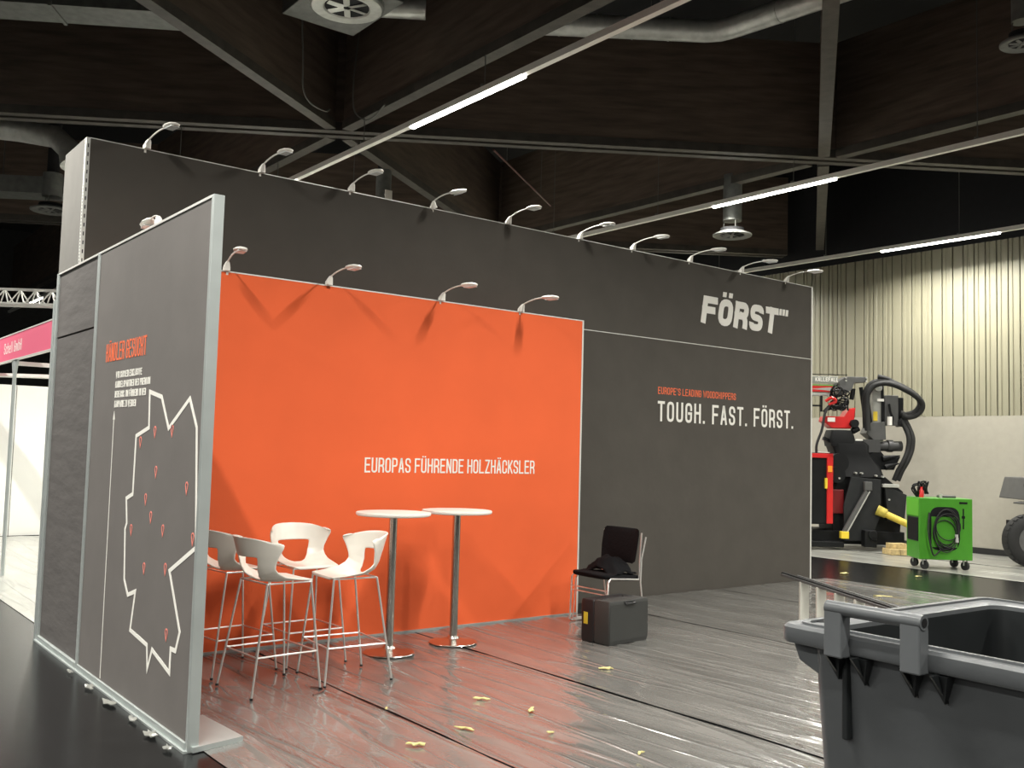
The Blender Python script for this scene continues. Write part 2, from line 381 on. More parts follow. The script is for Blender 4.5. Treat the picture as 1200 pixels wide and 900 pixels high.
# ------------------------------------------------------------------ ceiling light rows
names = {6.11: 'row above the orange wall', 11.70: 'middle row of the three visible', 16.48: 'right row running along the cream corrugated wall',
         .45: 'row above the aisle left of the grey partition', -5.0: 'row over the left part of the hall', -10.6: 'row at the far left side of the hall'}
for rx in ROWS:
    t = thing('light_row', 'white linear ceiling light, ' + names[rx], 'ceiling light', (rx, 12, 5.6), group='linear light rows')
    MB().box((rx-.035, -6, 5.565), (rx+.035, 34, 5.635)).build('trunking', M_white, t)
    for my in MODS + [29.5]:
        MB().box((rx-.03, my, 5.54), (rx+.03, my+2.2, 5.565)).build('led_module', M_glowled, t)
    y = -5.0
    while y < 33:
        MB().cyl((rx, y, 5.635), (rx, y, 6.0 if abs(rx-6.11) < .2 else 8.6), .006, n=6).build('hanger', M_cable, t)
        MB().box((rx-.05, y-.02, 5.635), (rx+.05, y+.02, 5.66)).build('hanger_clip', M_cable, t); y += 2.7

# ================================================================== THE BOOTH
XP, YN, YF, YQ = 1.90, 5.15, 8.61, 7.39      # grey partition (outer face x, near end, far end, middle post)
YO, XOR = 7.43, 6.694                        # orange wall
YD, XDR = 7.96, 11.407                       # tall wall
# ---- tall anthracite wall
tw = thing('tall_booth_wall', 'tall anthracite fabric booth wall with white logo, behind the orange wall', 'booth wall', ((XP+XDR)/2, YD+.3, 0))
MB().box((XP+.07, YD, .0), (XDR-.03, YF, 2.996)).build('lower_fabric', M_anthra, tw)
MB().box((XP+.03, YD, 3.004), (XDR-.03, YF, 4.0)).build('upper_fabric', M_anthra, tw)
MB().box((XP+.07, YD-.003, 2.996), (XDR-.03, YD+.05, 3.004)).build('seam_profile', M_alu_l, tw)
MB().box((XP+.03, YD-.003, 3.996), (XDR, YD+.03, 4.003)).build('top_profile', M_alu_l, tw)
MB().box((XDR-.03, YD-.004, 0), (XDR, YD+.03, 4.0)).build('edge_profile', M_alu_l, tw)
ep = MB().box((XP, YD-.004, 3.004), (XP+.03, YD+.04, 4.0)).build('edge_profile', M_alu_l, tw)
MB().box((XP, YD+.04, 3.004), (XP+.03, YF, 4.0)).build('end_panel', mat('end_fabric', (.165, .158, .145), .7, var=.05), tw)['label'] = 'light grey end face'
pm = MB()
for k in range(38): pm.box((XP-.0015, YD+.012, 3.01+k*.026), (XP, YD+.022, 3.022+k*.026))
for k in range(14): pm.box((XP+.012, YD-.0055, 3.01+k*.07), (XP+.02, YD-.004, 3.04+k*.07))
stuff(pm.build('slot_row', M_black, ep))
frD = lambda u, v, d: (u, YD-.0005-d, v)
def frame(x0, z0, y): return lambda u, v, d: (x0+u, y-.001-d, z0+v)
lettering('logo_lettering', 'FÖRST', 1.50, .345, frame(9.10, 3.275, YD), M_print_w, tw, tr=.33, gap=.14, skew=.16, thick=.004, label='bold slanted white logo letters')
lm = MB(); fl = frame(10.66, 3.535, YD)
for k in range(3): lm.prism([(k*.068, 0), (k*.068+.05, 0), (k*.068+.062, .085), (k*.068+.012, .085)], fl, .004)
lm.build('logo_bars', M_print_w, tw)
lettering('slogan_lettering', 'TOUGH. FAST. FÖRST.', 2.62, .24, frame(8.37, 2.03, YD), M_print_w, tw, tr=.27, gap=.34, space=.75, label='white slogan letters')
lettering('claim_lettering', "EUROPE'S LEADING WOODCHIPPERS", 1.42, .085, frame(8.37, 2.352, YD), M_print_o, tw, tr=.25, label='small orange claim letters')
# ---- orange wall
ow = thing('orange_booth_wall', 'bright orange fabric booth wall with one white text line', 'booth wall', ((XP+XOR)/2, YO+.05, 0))
MB().box((XP+.07, YO, .0), (XOR-.02, YO+.07, 2.992)).build('fabric', M_orange, ow)
MB().box((XP+.07, YO-.003, 2.992), (XOR, YO+.07, 3.002)).build('top_profile', M_alu_l, ow)
MB().box((XOR-.02, YO-.003, 0), (XOR, YO+.07, 2.99)).build('edge_profile', M_alu_l, ow)
MB().box((XP+.07, YO-.012, 0), (XOR-.03, YO, .022)).build('base_rail', M_alu, ow)
MB().box((XOR-.06, YO+.07, 0), (XOR-.01, YD-.01, 2.99)).build('side_return', M_anthra, ow)
lettering('text_lettering', 'EUROPAS FÜHRENDE HOLZHÄCKSLER', 1.90, .13, frame(4.18, 1.415, YO), M_print_w, ow, tr=.26, label='white text line')
# ---- grey partition
gp = thing('grey_partition', 'grey fabric partition wall with white map outline, nearest the camera on the left', 'booth wall', (XP+.03, (YN+YF)/2, 0))
TH = .06
MB().box((XP+.004, YN+.03, .05), (XP+TH-.004, YQ-.03, 2.985)).build('printed_fabric', M_panel, gp)
MB().box((XP+.012, YQ+.03, .05), (XP+TH-.012, YF-.035, 2.45)).build('door_fabric', M_door, gp)
MB().box((XP+.010, YQ+.03, 2.465), (XP+TH-.012, YF-.035, 2.985)).build('transom_fabric', M_door, gp)
MB().box((XP-.002, YN-.004, 0), (XP+TH, YN+.03, 3.0)).build('end_profile', M_alu, gp, bevel=.003)
MB().box((XP-.004, YQ-.03, 0), (XP+TH, YQ+.03, 3.0)).build('post', M_alu, gp, bevel=.004)
MB().box((XP-.004, YF-.035, 0), (XP+TH, YF+.03, 3.0)).build('post', M_alu, gp, bevel=.004)
MB().box((XP-.010, YF+.035, 0), (XP+TH-.01, YF+.085, 2.78)).build('post', M_alu, gp, bevel=.004)
for a, b in ((YN+.03, YQ-.03), (YQ+.03, YF-.035)):
    MB().box((XP-.002, a, 2.985), (XP+TH, b, 3.0)).build('top_rail', M_alu_l, gp)
    MB().box((XP-.008, a, .012), (XP+TH, b, .05)).build('bottom_rail', M_alu, gp, bevel=.003)
MB().box((XP-.02, YN+.0, .0), (XP+TH, YF+.03, .012)).build('floor_rail', M_alu, gp)
MB().add([(XP+.02, YN-.03, .006), (2.22, YN+.03, .006), (2.19, YN+.56, .006), (XP+.02, YN+.56, .006), (XP+.02, YN-.03, .034), (2.22, YN+.03, .034), (2.19, YN+.56, .034), (XP+.02, YN+.56, .034)],
         [(0,3,2,1),(4,5,6,7),(0,1,5,4),(1,2,6,5),(2,3,7,6),(3,0,4,7)]).build('base_plate', M_alu, gp)
frP = lambda y0, z0: (lambda u, v, d: (XP+.0035-d, y0-u, z0+v))
lettering('heading_lettering', 'HÄNDLER GESUCHT', .885, .125, frP(7.085, 2.178), M_print_o, gp, tr=.27, label='orange heading letters')
for k, (tx, ln) in enumerate((('WIR SUCHEN EXKLUSIVE', .56), ('HANDELSPARTNER DES PREMIUM', .735), ('BEREICHS, UM FÜHREND IN DER', .66), ('KAMPAGNE ZU WERDEN', .47))):
    lettering('small_lettering', tx, ln, .045, frP(6.825, 2.055-.066*k), M_print_w, gp, tr=.3, gap=.3)
lp = MB(); f0 = frP(0, 0)
lp.ribbon([(-6.812, .06), (-6.818, 1.78)], .011, f0, .0015)
lp.prism([(-6.838, 1.775), (-6.798, 1.775), (-6.818, 1.835)], f0, .0015)
lp.build('arrow_line', M_print_w, gp)
MAP = [(6.087,1.941),(5.858,1.903),(5.707,1.714),(5.377,1.881),(5.249,1.719),(5.173,1.073),(5.57,.906),(5.356,.597),(5.408,.487),(5.492,.491),(5.471,.35),(5.846,.375),(5.849,.3),(5.91,.378),(6.227,.388),(6.164,.714),(6.313,.673),(6.4,.758),(6.439,1.072),(6.41,1.112),(6.447,1.267),(6.319,1.301),(6.312,1.667),(6.067,1.72)]
MAP[10] = (5.488, .352); MAP[11] = (5.800, .425); MAP[12] = (5.868, .300); MAP[13] = (5.895, .435); MAP[14] = (6.227, .470); MAP[9] = (5.487, .485)
MB().ribbon([(-a, b) for a, b in MAP], .026, f0, .0015, closed=True).build('map_outline', M_print_w, gp)['label'] = 'white map outline of a country'
PINS = [(5.95,1.694),(5.646,1.7),(6.22,1.63),(5.896,1.455),(5.361,1.383),(6.061,1.283),(5.947,1.182),(6.314,1.077),(5.72,1.12),(5.23,1.114),(6.024,.87),(5.643,.907),(5.572,.548)]
for (a, b) in PINS:
    pts = [(-a + .018*math.cos(R(t)), b+.014 + .018*math.sin(R(t))) for t in range(-30, 211, 24)] + [(-a, b-.032)]
    MB().ribbon(pts, .008, f0, .0015, closed=True).build('map_pin', M_print_p, gp)

# ---- arm spotlights
GRP = 'white arm spotlights on the booth walls'
def make_spot():
    t = thing('arm_spotlight', 'x', 'spotlight', group=GRP)     # local: -y points out of the wall
    MB().loft([rrect(0, -.005, .026, .030, .012, .0, 3), rrect(0, -.006, .026, .028, .012, .03, 3), rrect(0, -.028, .016, .018, .008, .062, 3), rrect(0, -.036, .009, .010, .005, .075, 3)]).build('clamp', M_white, t, smooth=True, local=True)
    MB().box((-.018, .002, -.03), (.018, .012, .01)).build('clamp_plate', M_white, t, local=True)
    MB().tube(spline([(0, -.034, .07), (0, -.12, .092), (0, -.22, .106), (0, -.32, .108)], 5), .0065, 8).build('arm', M_white, t, smooth=True, local=True)
    rings = []
    for u, wd, hh in ((0, .012, .010), (.03, .030, .016), (.09, .046, .020), (.16, .048, .019), (.20, .034, .013), (.215, .012, .006)):
        y = -.31 - u; z = .110 - .08*u
        rings.append([(wd*math.cos(2*math.pi*k/14), y, z + hh*math.sin(2*math.pi*k/14)) for k in range(14)])
    h = MB().loft(rings).build('head', M_white, t, smooth=True, local=True)
    MB().box((-.034, -.50, .076), (.034, -.385, .083)).build('lens', M_offled, h, local=True)
    return t
spot0 = make_spot(); used = [False]
def spot(loc, rz, label, roll=0.):
    o = spot0 if not used[0] else copy_tree(spot0); used[0] = True
    o.location = loc; o.rotation_euler = (0, roll, rz); o['label'] = label; return o
ordn = ['leftmost', 'second from left', 'third from left', 'fourth from left', 'fifth from left', 'sixth from left', 'fourth from right', 'third from right', 'second from right', 'rightmost']
for k, (x, rz, ro) in enumerate(((2.36,.12,0), (3.345,.05,0), (4.226,.03,0), (5.145,.1,-.5), (6.073,0,0), (7.079,.05,0), (7.903,.1,0), (8.886,.1,0), (9.86,.12,0), (10.805,.15,0))):
    spot((x, YD-.002, 4.0), rz, 'white arm spotlight on the tall anthracite wall, ' + ordn[k] + ' of ten', ro)
for k, (x, rz) in enumerate(((2.868, -.15), (3.767, .0), (4.92, .02), (5.855, .05))):
    spot((x, YO-.002, 3.0), rz, 'white arm spotlight on the orange wall, ' + ('leftmost, beside the grey partition', 'second from left', 'second from right', 'rightmost')[k] + ' of four')
spot((XP+TH-.02, 6.20, 3.0), R(172), 'white arm spotlight clamped on top of the grey partition')

# ================================================================== FLOOR FILM
def sheet(name, x0, x1, y0, y1, seed, mtl, label, cat='plastic sheet', amp=.0048, dx=.028, dy=.07, wob=.02):
    nx = max(2, int((x1-x0)/dx)); ny = max(2, int((y1-y0)/dy)); vs = []; fs = []
    for j in range(ny+1):
        y = y0 + (y1-y0)*j/ny
        e0 = wob*noise.noise((seed*3.1, y*1.3, 0)); e1 = wob*noise.noise((seed*7.7, y*1.3, 5))
        for i in range(nx+1):
            s = i/nx; x = x0 + e0*(1 if x0 > 2.2 else .3) + (x1 + e1 - x0 - e0)*s
            z = 0
            for ang, fa, fl_, am in ((.18, 2.6, .22, 1.), (-.16, 3.1, .25, .8), (.42, 3.6, .5, .5)):
                c, sn = math.cos(ang), math.sin(ang); a = x*c - y*sn; b = x*sn + y*c
                v = 1 - abs(noise.noise((a*fa, b*fl_, seed*2.3 + fa)))*3.2
                if v > 0: z += am*(v**3*1.3 + v*v*.3)
            edge = min(1, min(s, 1-s)*10)
            vs.append((x, y, .004 + amp*z*(.25+.75*edge)))
    for j in range(ny):
        for i in range(nx):
            a = j*(nx+1)+i; fs.append((a, a+1, a+nx+2, a+nx+1))
    mb = MB(); mb.add(vs, fs); o = mb.build(name, mtl, None, smooth=True, angle=180)
    return tag(o, label, cat, 'plastic film laid over the carpets')
sheet('plastic_sheet', 1.985, 3.19, .5, 7.41, 1, M_film, 'wrinkled clear plastic floor sheet under the bar stools beside the grey partition')
sheet('plastic_sheet', 3.215, 4.71, .5, 7.41, 2, M_film, 'wrinkled clear plastic floor sheet in front of the orange wall, second from the partition')
sheet('plastic_sheet', 4.74, 7.30, .5, 7.41, 3, M_film, 'wrinkled clear plastic floor sheet under the black case')
sheet('plastic_sheet', 7.325, 9.45, .5, 7.94, 4, M_film, 'wrinkled clear plastic floor sheet between the black chair and the stepladder')
sheet('plastic_sheet', 9.47, 11.75, .5, 7.94, 5, M_film, 'wrinkled clear plastic floor sheet at the right end of the tall wall')
sheet('plastic_sheet', 14.05, 15.7, -1, 22, 6, M_film2, 'pale plastic floor sheet under the green cart', dy=.25, dx=.07)
sheet('plastic_sheet', 15.75, 17.58, -1, 22, 7, M_film2, 'pale plastic floor sheet along the off-white hall wall', dy=.25, dx=.07)
sheet('plastic_sheet', 2.05, 9.0, 9.0, 17.7, 8, M_film2, 'pale plastic floor sheet in front of the pink fascia booth', dy=.2, dx=.1)
# yellow scraps
def scrap(x, y, s, rz, label, group='yellow scraps on the film', mtl=None):
    mb = MB(); n = 11; P = []
    for k in range(n):
        a = 2*math.pi*k/n; r = s*(.25 + .75*random.random()); P.append(Vector((r*math.cos(a)*1.6, r*math.sin(a)*.6, .012 + .012*random.random())))
    vs = [(0, 0, .022)] + [tuple(p) for p in P] + [(p.x, p.y, p.z-.006) for p in P] + [(0, 0, .012)]
    fs = [(0, 1+k, 1+(k+1) % n) for k in range(n)] + [(2*n+1, n+1+(k+1) % n, n+1+k) for k in range(n)] + [(1+k, n+1+k, n+1+(k+1) % n, 1+(k+1) % n) for k in range(n)]
    o = mb.add(vs, fs).build('paper_scrap', mtl or M_gold); o.location = (x, y, .004); o.rotation_euler = (0, 0, rz); return tag(o, label, 'scrap', group)
for x, y, s, lb in ((3.38,4.69,.058,'largest yellow scrap on the film, at the fold in front of the tables'), (3.853,5.184,.045,'yellow scrap on the film straight in front of the right bar table'),
                    (3.942,4.79,.045,'yellow scrap on the film right of the largest one'), (2.966,4.59,.045,'yellow scrap on the film nearest the picture bottom left of centre'),
                    (5.177,5.412,.05,'yellow scrap on the film just in front of the black case'), (3.911,3.801,.026,'small pale scrap at the picture bottom, left of the waste bin'),
                    (3.739,4.36,.018,'tiny pale scrap between the tables and the picture bottom'), (3.197,5.303,.018,'tiny pale scrap in front of the left bar table'),
                    (12.38,8.11,.07,'pale scrap on the dark aisle behind the tall wall end'), (13.1,7.36,.06,'pale scrap on the dark aisle in front of the green cart'), (10.75,6.55,.11,'yellow scrap on the film beside the stepladder')):
    scrap(x, y, s, random.uniform(-1, 1), lb)
for y, s, od in ((5.25, .05, 'nearest'), (5.55, .07, 'second nearest'), (5.9, .06, 'third nearest'), (6.35, .07, 'third farthest'), (6.8, .06, 'second farthest'), (7.3, .05, 'farthest')):
    scrap(1.835, y, s, 1.5 + random.uniform(-.1, .1), od + ' of six crumpled pale film scraps on the floor along the grey partition', 'film scraps along the partition', M_film2)
tag(MB().tube(spline([(2.98,5.86,.012), (3.06,5.9,.016), (3.11,5.98,.014), (3.06,6.06,.012)], 5), .007, 6).build('strap_scrap', M_brown, smooth=True), 'short dark strap lying between the bar stools', 'strap')

# ================================================================== FURNITURE
def make_stool():
    t = thing('bar_stool', 'x', 'bar stool', group='white shell bar stools')       # local: faces +x, origin on floor
    # profile: v 0..1 from the seat front over the seat to the back top: (x, z, half width, side lift, forward wrap)
    key = [(0, .205, .752, .150, .000, .0), (.06, .200, .768, .185, .002, 0), (.25, .10, .768, .205, .012, 0), (.42, -.02, .762, .212, .040, .0), (.52, -.10, .768, .212, .06, .03), (.60, -.165, .795, .212, .055, .07), (.68, -.205, .840, .215, .035, .11),
           (.80, -.235, .915, .235, .0, .15), (.90, -.255, .970, .258, -.004, .19), (.97, -.270, 1.010, .266, -.01, .21), (1, -.280, 1.018, .264, -.01, .21)]
    def at(v):
        for a, b in zip(key, key[1:]):
            if v <= b[0]:
                k = (v-a[0])/(b[0]-a[0]); k2 = k*k*(3-2*k)*.5 + k*.5
                return [a[i] + (b[i]-a[i])*k2 for i in range(1, 6)]
        return key[-1][1:]
    def hole(v):                                             # half width of the opening, as a fraction
        v0, v1 = .54, .78
        if v < v0 or v > v1: return None
        k = (v-v0)/(v1-v0); return .14 + .42*math.sqrt(max(0, 1-(1-k)**2.2))
    vals = [i/24*.54 for i in range(24)] + [.54 + .24*i/14 for i in range(15)] + [.78 + .22*i/10 for i in range(1, 11)]
    NS, NM = 7, 6; vs = []; fs = []; nc = 2*NS + NM + 1
    for v in vals:
        x, z, hw, lift, wrap = at(v); h = hole(v)
        hh = h if h is not None else (.14 if v < .54 else .56)
        us = [-1 + (1-hh)*i/NS for i in range(NS)] + [-hh + 2*hh*i/NM for i in range(NM)] + [hh + (1-hh)*i/NS for i in range(NS+1)]
        for u in us:
            au = abs(u)
            rnd = 1.0
            if v > .8: rnd = 1 - .10*((v-.8)/.2)**2*au**4
            top = -.05*au**4*max(0, (v-.80)/.20)**2
            vs.append((x + wrap*au**2.2, hw*u*rnd, 1.02 - (1.02 - z)*1.17 + lift*au**2.5 + top))
    for j in range(len(vals)-1):
        for i in range(nc-1):
            if NS <= i < NS+NM and .5399 <= vals[j] < .7799: continue
            a = j*nc+i; fs.append((a, a+1, a+nc+1, a+nc))
    sh = MB().add(vs, fs).build('seat_shell', M_shell, t, smooth=True, angle=180, local=True)
    so = sh.modifiers.new('thick', 'SOLIDIFY'); so.thickness = .012; so.offset = -1
    ss = sh.modifiers.new('round', 'SUBSURF'); ss.levels = 1; ss.render_levels = 1
    MB().tube([(.185, -.185, .712), (.185, .185, .712), (-.14, .185, .712), (-.14, -.185, .712)], .006, 8, closed=True).build('under_frame', M_rod, t, smooth=True, local=True)
    feet = [(.25, .245), (.25, -.245), (-.25, .245), (-.25, -.245)]
    tops = [(.185, .185), (.185, -.185), (-.14, .185), (-.14, -.185)]
    for (fx, fy), (tx, ty) in zip(feet, tops):
        lg = MB().cyl((tx, ty, .712), (fx, fy, .008), .0075, n=10).build('leg', M_rod, t, smooth=True, local=True)
        MB().cyl((fx, fy, 0), (fx, fy, .014), .011, n=10).build('foot_cap', M_black, lg, local=True)
    k = .64; q = [(tx+(fx-tx)*k, ty+(fy-ty)*k, .707*(1-k)) for (fx, fy), (tx, ty) in zip(feet, tops)]
    for a, b in ((0, 1), (0, 2), (1, 3), (2, 3)): MB().cyl(q[a], q[b], .0065, n=8).build('footrest', M_rod, t, smooth=True, local=True)
    return t
st0 = make_stool()
for k, (x, y, rz, lb) in enumerate(((2.82, 6.20, 4, 'white shell bar stool nearest the camera, seen from behind'), (2.80, 6.86, 6, 'white shell bar stool half hidden by the grey partition'),
                                    (3.37, 6.86, -88, 'white shell bar stool at the back against the orange wall, facing forward'), (3.39, 6.21, 176, 'white shell bar stool nearest the bar tables, facing left'))):
    o = st0 if k == 0 else copy_tree(st0)
    o.location = (x, y, .012); o.rotation_euler = (0, 0, R(rz)); o['label'] = lb
def make_table():
    t = thing('bar_table', 'x', 'bar table', group='round white bar tables')
    MB().lathe([(.20, 0), (.205, .006), (.20, .012), (.12, .022), (.055, .04), (.045, .06)], n=40).build('base_plate', M_steel, t, smooth=True, local=True)
    MB().cyl((0, 0, .03), (0, 0, 1.08), .034, n=24).build('column', M_steel, t, smooth=True, local=True)
    MB().lathe([(.10, 1.07), (.10, 1.082)], n=24).build('mounting_plate', M_black, t, local=True)
    MB().lathe([(.285, 1.082), (.297, 1.088), (.30, 1.096), (.30, 1.104), (.296, 1.110)], n=48).build('table_top', M_white, t, smooth=True, local=True)
    return t
tb0 = make_table(); tb0.location = (4.066, 6.73, .012); tb0['label'] = 'round white bar table on steel column, next to the bar stools'
tb1 = copy_tree(tb0); tb1.location = (4.745, 6.82, .012); tb1['label'] = 'round white bar table on steel column, farther from the bar stools'

# ---- visitor chair (faces -x), sled frame
ch = thing('visitor_chair', 'black upholstered chair with chrome rod frame behind the black case', 'chair', (6.58, 6.88, .012))
def cl(x, y, z): return (6.58 + x, 6.88 + y, .012 + z)
for s in (-1, 1):
    yy = .255*s
    pts = [cl(.195, yy, .87), cl(.175, yy, .62), cl(.165, yy, .43), cl(-.20, yy, .455), cl(-.235, yy, .43), cl(-.25, yy, .02), cl(-.235, yy, .008), cl(.24, yy, .008)]
    MB().tube(pts, .0085, 8).build('side_frame', M_rod, ch, smooth=True)
    y2 = .225*s
    MB().tube([cl(.245, yy+.01*s, .83), cl(.20, y2+.03*s, .62), cl(.19, y2+.03*s, .40), cl(.25, y2+.03*s, .02)], .0075, 8).build('rear_leg', M_rod, ch, smooth=True)
    MB().tube([cl(-.19, y2, .43), cl(-.21, y2, .41), cl(-.235, y2, .03), cl(.2, y2, .03)], .007, 8).build('inner_rod', M_rod, ch, smooth=True)
for zz, xx in ((.34, -.235), (.30, -.232)): MB().cyl(cl(xx, -.255, zz), cl(xx, .255, zz), .006, n=8).build('cross_rod', M_rod, ch, smooth=True)
def pad(rows, name):
    return MB().loft(rows).build(name, M_blackfab, ch, smooth=True, angle=60)
rings = []
for x, z, h, wv in ((-.27, .475, .012, .20), (-.24, .472, .028, .235), (-.05, .455, .034, .245), (.12, .445, .034, .245), (.20, .445, .02, .23)):
    rings.append([cl(x, wv*math.copysign(abs(math.cos(a))**.35, math.cos(a)), z + h*math.copysign(abs(math.sin(a))**.6, math.sin(a))) for a in [2*math.pi*k/20 for k in range(20)]])
pad(rings, 'seat')
rings = []
for z, x, th_, wv in ((.575, .185, .008, .20), (.60, .19, .018, .235), (.72, .205, .02, .245), (.85, .228, .02, .245), (.89, .238, .016, .235), (.905, .242, .006, .21)):
    rings.append([cl(x - .02 + th_*math.sin(a) + .04*abs(math.cos(a))**2*-1, wv*math.copysign(abs(math.cos(a))**.4, math.cos(a)), z) for a in [2*math.pi*k/20 for k in range(20)]])
pad(rings, 'backrest')
# jacket on the seat
n = 20; vs = []; fs = []
for j in range(n+1):
    for i in range(n+1):
        u, v = i/n*2-1, j/n*2-1
        r = max(abs(u), abs(v)); hgt = .15*max(0, 1-(u*u*.8+v*v*.9))**.8 + .035*noise.noise((u*2.3, v*2.3, 4)) + .018*noise.noise((u*6, v*6, 1))
        ex = 1 + .15*noise.noise((u*1.5+9, v*1.5, 2))
        vs.append(cl(.0 + u*.155*ex + .02, v*.235*ex, .487 + max(0, hgt)))
for j in range(n):
    for i in range(n): a = j*(n+1)+i; fs.append((a, a+1, a+n+2, a+n+1))
jk = MB().add(vs, fs).build('folded_jacket', M_blackfab, smooth=True, angle=180); tag(jk, 'crumpled black jacket lying on the chair seat', 'jacket')
so = jk.modifiers.new('thick', 'SOLIDIFY'); so.thickness = .012; so.offset = -1

# ---- hard case
hc = thing('hard_case', 'charcoal hard plastic equipment case standing in front of the chair', 'case', (6.04, 6.20, .012), R(5))
MB().loft([rrect(0, -.06, .25, .085, .014, .0), rrect(0, -.06, .255, .09, .014, .02), rrect(0, -.06, .255, .09, 0.012, .352), rrect(0, -.06, .25, .085, .014, .365)]).build('front_shell', M_case, hc, smooth=True, local=True)
MB().loft([rrect(0, .105, .25, .07, .014, .0), rrect(0, .105, .255, .075, .014, .02), rrect(0, .105, .255, .075, .014, .345), rrect(0, .105, .25, .07, .014, .36)]).build('rear_shell', M_black, hc, smooth=True, local=True)
MB().box((-.25, .026, .015), (.25, .034, .352)).build('joint', M_black, hc, local=True)
MB().box((-.25, -.152, .03), (.25, -.15, .342)).build('front_panel', M_case, hc, local=True, bevel=.001)
hd = MB().tube([(-.06, -.13, 0.357), (-.06, -.16, 0.337), (.06, -.16, 0.337), (.06, -.13, 0.357)], .010, 8).build('handle', M_black, hc, smooth=True, local=True)
MB().box((-.075, -.158, 0.355), (.075, -.149, .352)).build('handle_recess', M_black, hc, local=True)
for s in (-.17, .17): MB().box((s-.03, -.02, .342), (s+.03, .06, .368)).build('latch', M_black, hc, local=True, bevel=.003)
MB().box((-.260, .10, .15), (-.2555, .145, .25)).build('sticker', M_yellow, hc, local=True)['label'] = 'yellow sticker'
for sx in (-.2, .2):
    for sy in (-.1, .12): MB().cyl((sx, sy, -.008), (sx, sy, .004), .02, n=12).build('foot', M_rubber, hc, local=True)

# ---- stepladder lying on its side
A = Vector((8.33, 6.13, 0)); B = Vector((7.2, 4.23, 0)); dl = (B-A).normalized(); sd = Vector((-dl.y, dl.x, 0))
ld = thing('stepladder', 'aluminium stepladder lying on its side behind the waste bin', 'ladder', tuple((A+B)/2))
up = Vector((0, 0, 1)); LL = (B-A).length
for z0, m_ in ((.455, M_mblack), (.03, M_alu)):
    MB().bar(A + up*z0 + dl*(0 if z0 > .1 else .4), B + up*z0, .07, .022).build('side_rail', M_alu if z0 < .1 else M_mgrey, ld)
MB().bar(A + up*.472 - dl*.02, B + up*.472 + dl*.02, .03, .014).build('rail_edge', M_mblack, ld)
for k in range(5):
    c = A + dl*(.48 + k*.37); MB().obox(c + up*.243, sd*.045, up*.205, dl*.012).build('tread', M_bluegrey, ld)
for s in (-1, 1):
    MB().bar(A + up*(.455 if s > 0 else .03) + sd*.10 + dl*(.1 if s > 0 else .5), B + up*(.455 if s > 0 else .03) + sd*.10 - dl*.05, .022, .022).build('rear_leg', M_mgrey, ld)
for z0 in (.455,): MB().box(tuple(A + up*(z0-.016) - dl*.04 - Vector((.03, .03, 0))), tuple(A + up*(z0+.016) + Vector((.03, .03, 0)))).build('foot_cap', M_black, ld)

# ================================================================== WASTE BIN
bn = thing('waste_bin', 'large open grey plastic waste container in the right foreground', 'waste bin', (2.70, .945, 0), R(-1.5))
bx, by = .515, .68           # half sizes of the rim, local coordinates, x to the right (away), -x face is nearest
RZ = 1.2
# body
rb = [rrect(0, 0, bx-.11, by-.13, .06, .17), rrect(0, 0, bx-.095, by-.11, .045, .22), rrect(0, 0, bx-.042, by-.072, .035, RZ-.06), rrect(0, 0, bx-.03, by-.05, .035, RZ-.04)]
ri = [rrect(0, 0, bx-.075, by-.095, .05, RZ-.02), rrect(0, 0, bx-.125, by-.145, .06, .24)]
MB().loft(rb + ri, cap=True).build('body', M_bin, bn, smooth=True, local=True)
MB().loft([rrect(0, 0, bx-.077, by-.097, .05, RZ-.02), rrect(0, 0, bx-.127, by-.147, .06, .245)], cap=False).build('dark_inner_face', M_bindark, bn, smooth=True, local=True)  # inner wall of the body repeated in a darker tone
MB().loft([rrect(0, 0, bx-.03, by-.05, .04, RZ-.045), rrect(0, 0, bx-.004, by-.004, .035, RZ-.048), rrect(0, 0, bx, by, .035, RZ-.042), rrect(0, 0, bx, by, .035, RZ-.008), rrect(0, 0, bx-.008, by-.008, .03, RZ),
           rrect(0, 0, bx-.055, by-.075, .045, RZ), rrect(0, 0, bx-.075, by-.095, .05, RZ-.008), rrect(0, 0, bx-.078, by-.098, .05, RZ-.06)], closed=True, cap=False).build('rim', M_bin, bn, smooth=True, local=True)
MB().loft([rrect(0, 0, bx-.030, by-.036, .035, RZ-.001), rrect(0, 0, bx-.030, by-.036, .035, RZ+.006), rrect(0, 0, bx-.042, by-.052, .035, RZ+.006), rrect(0, 0, bx-.042, by-.052, .035, RZ-.001)], closed=True, cap=False).build('rim_bead', M_bin, bn, smooth=True, local=True)
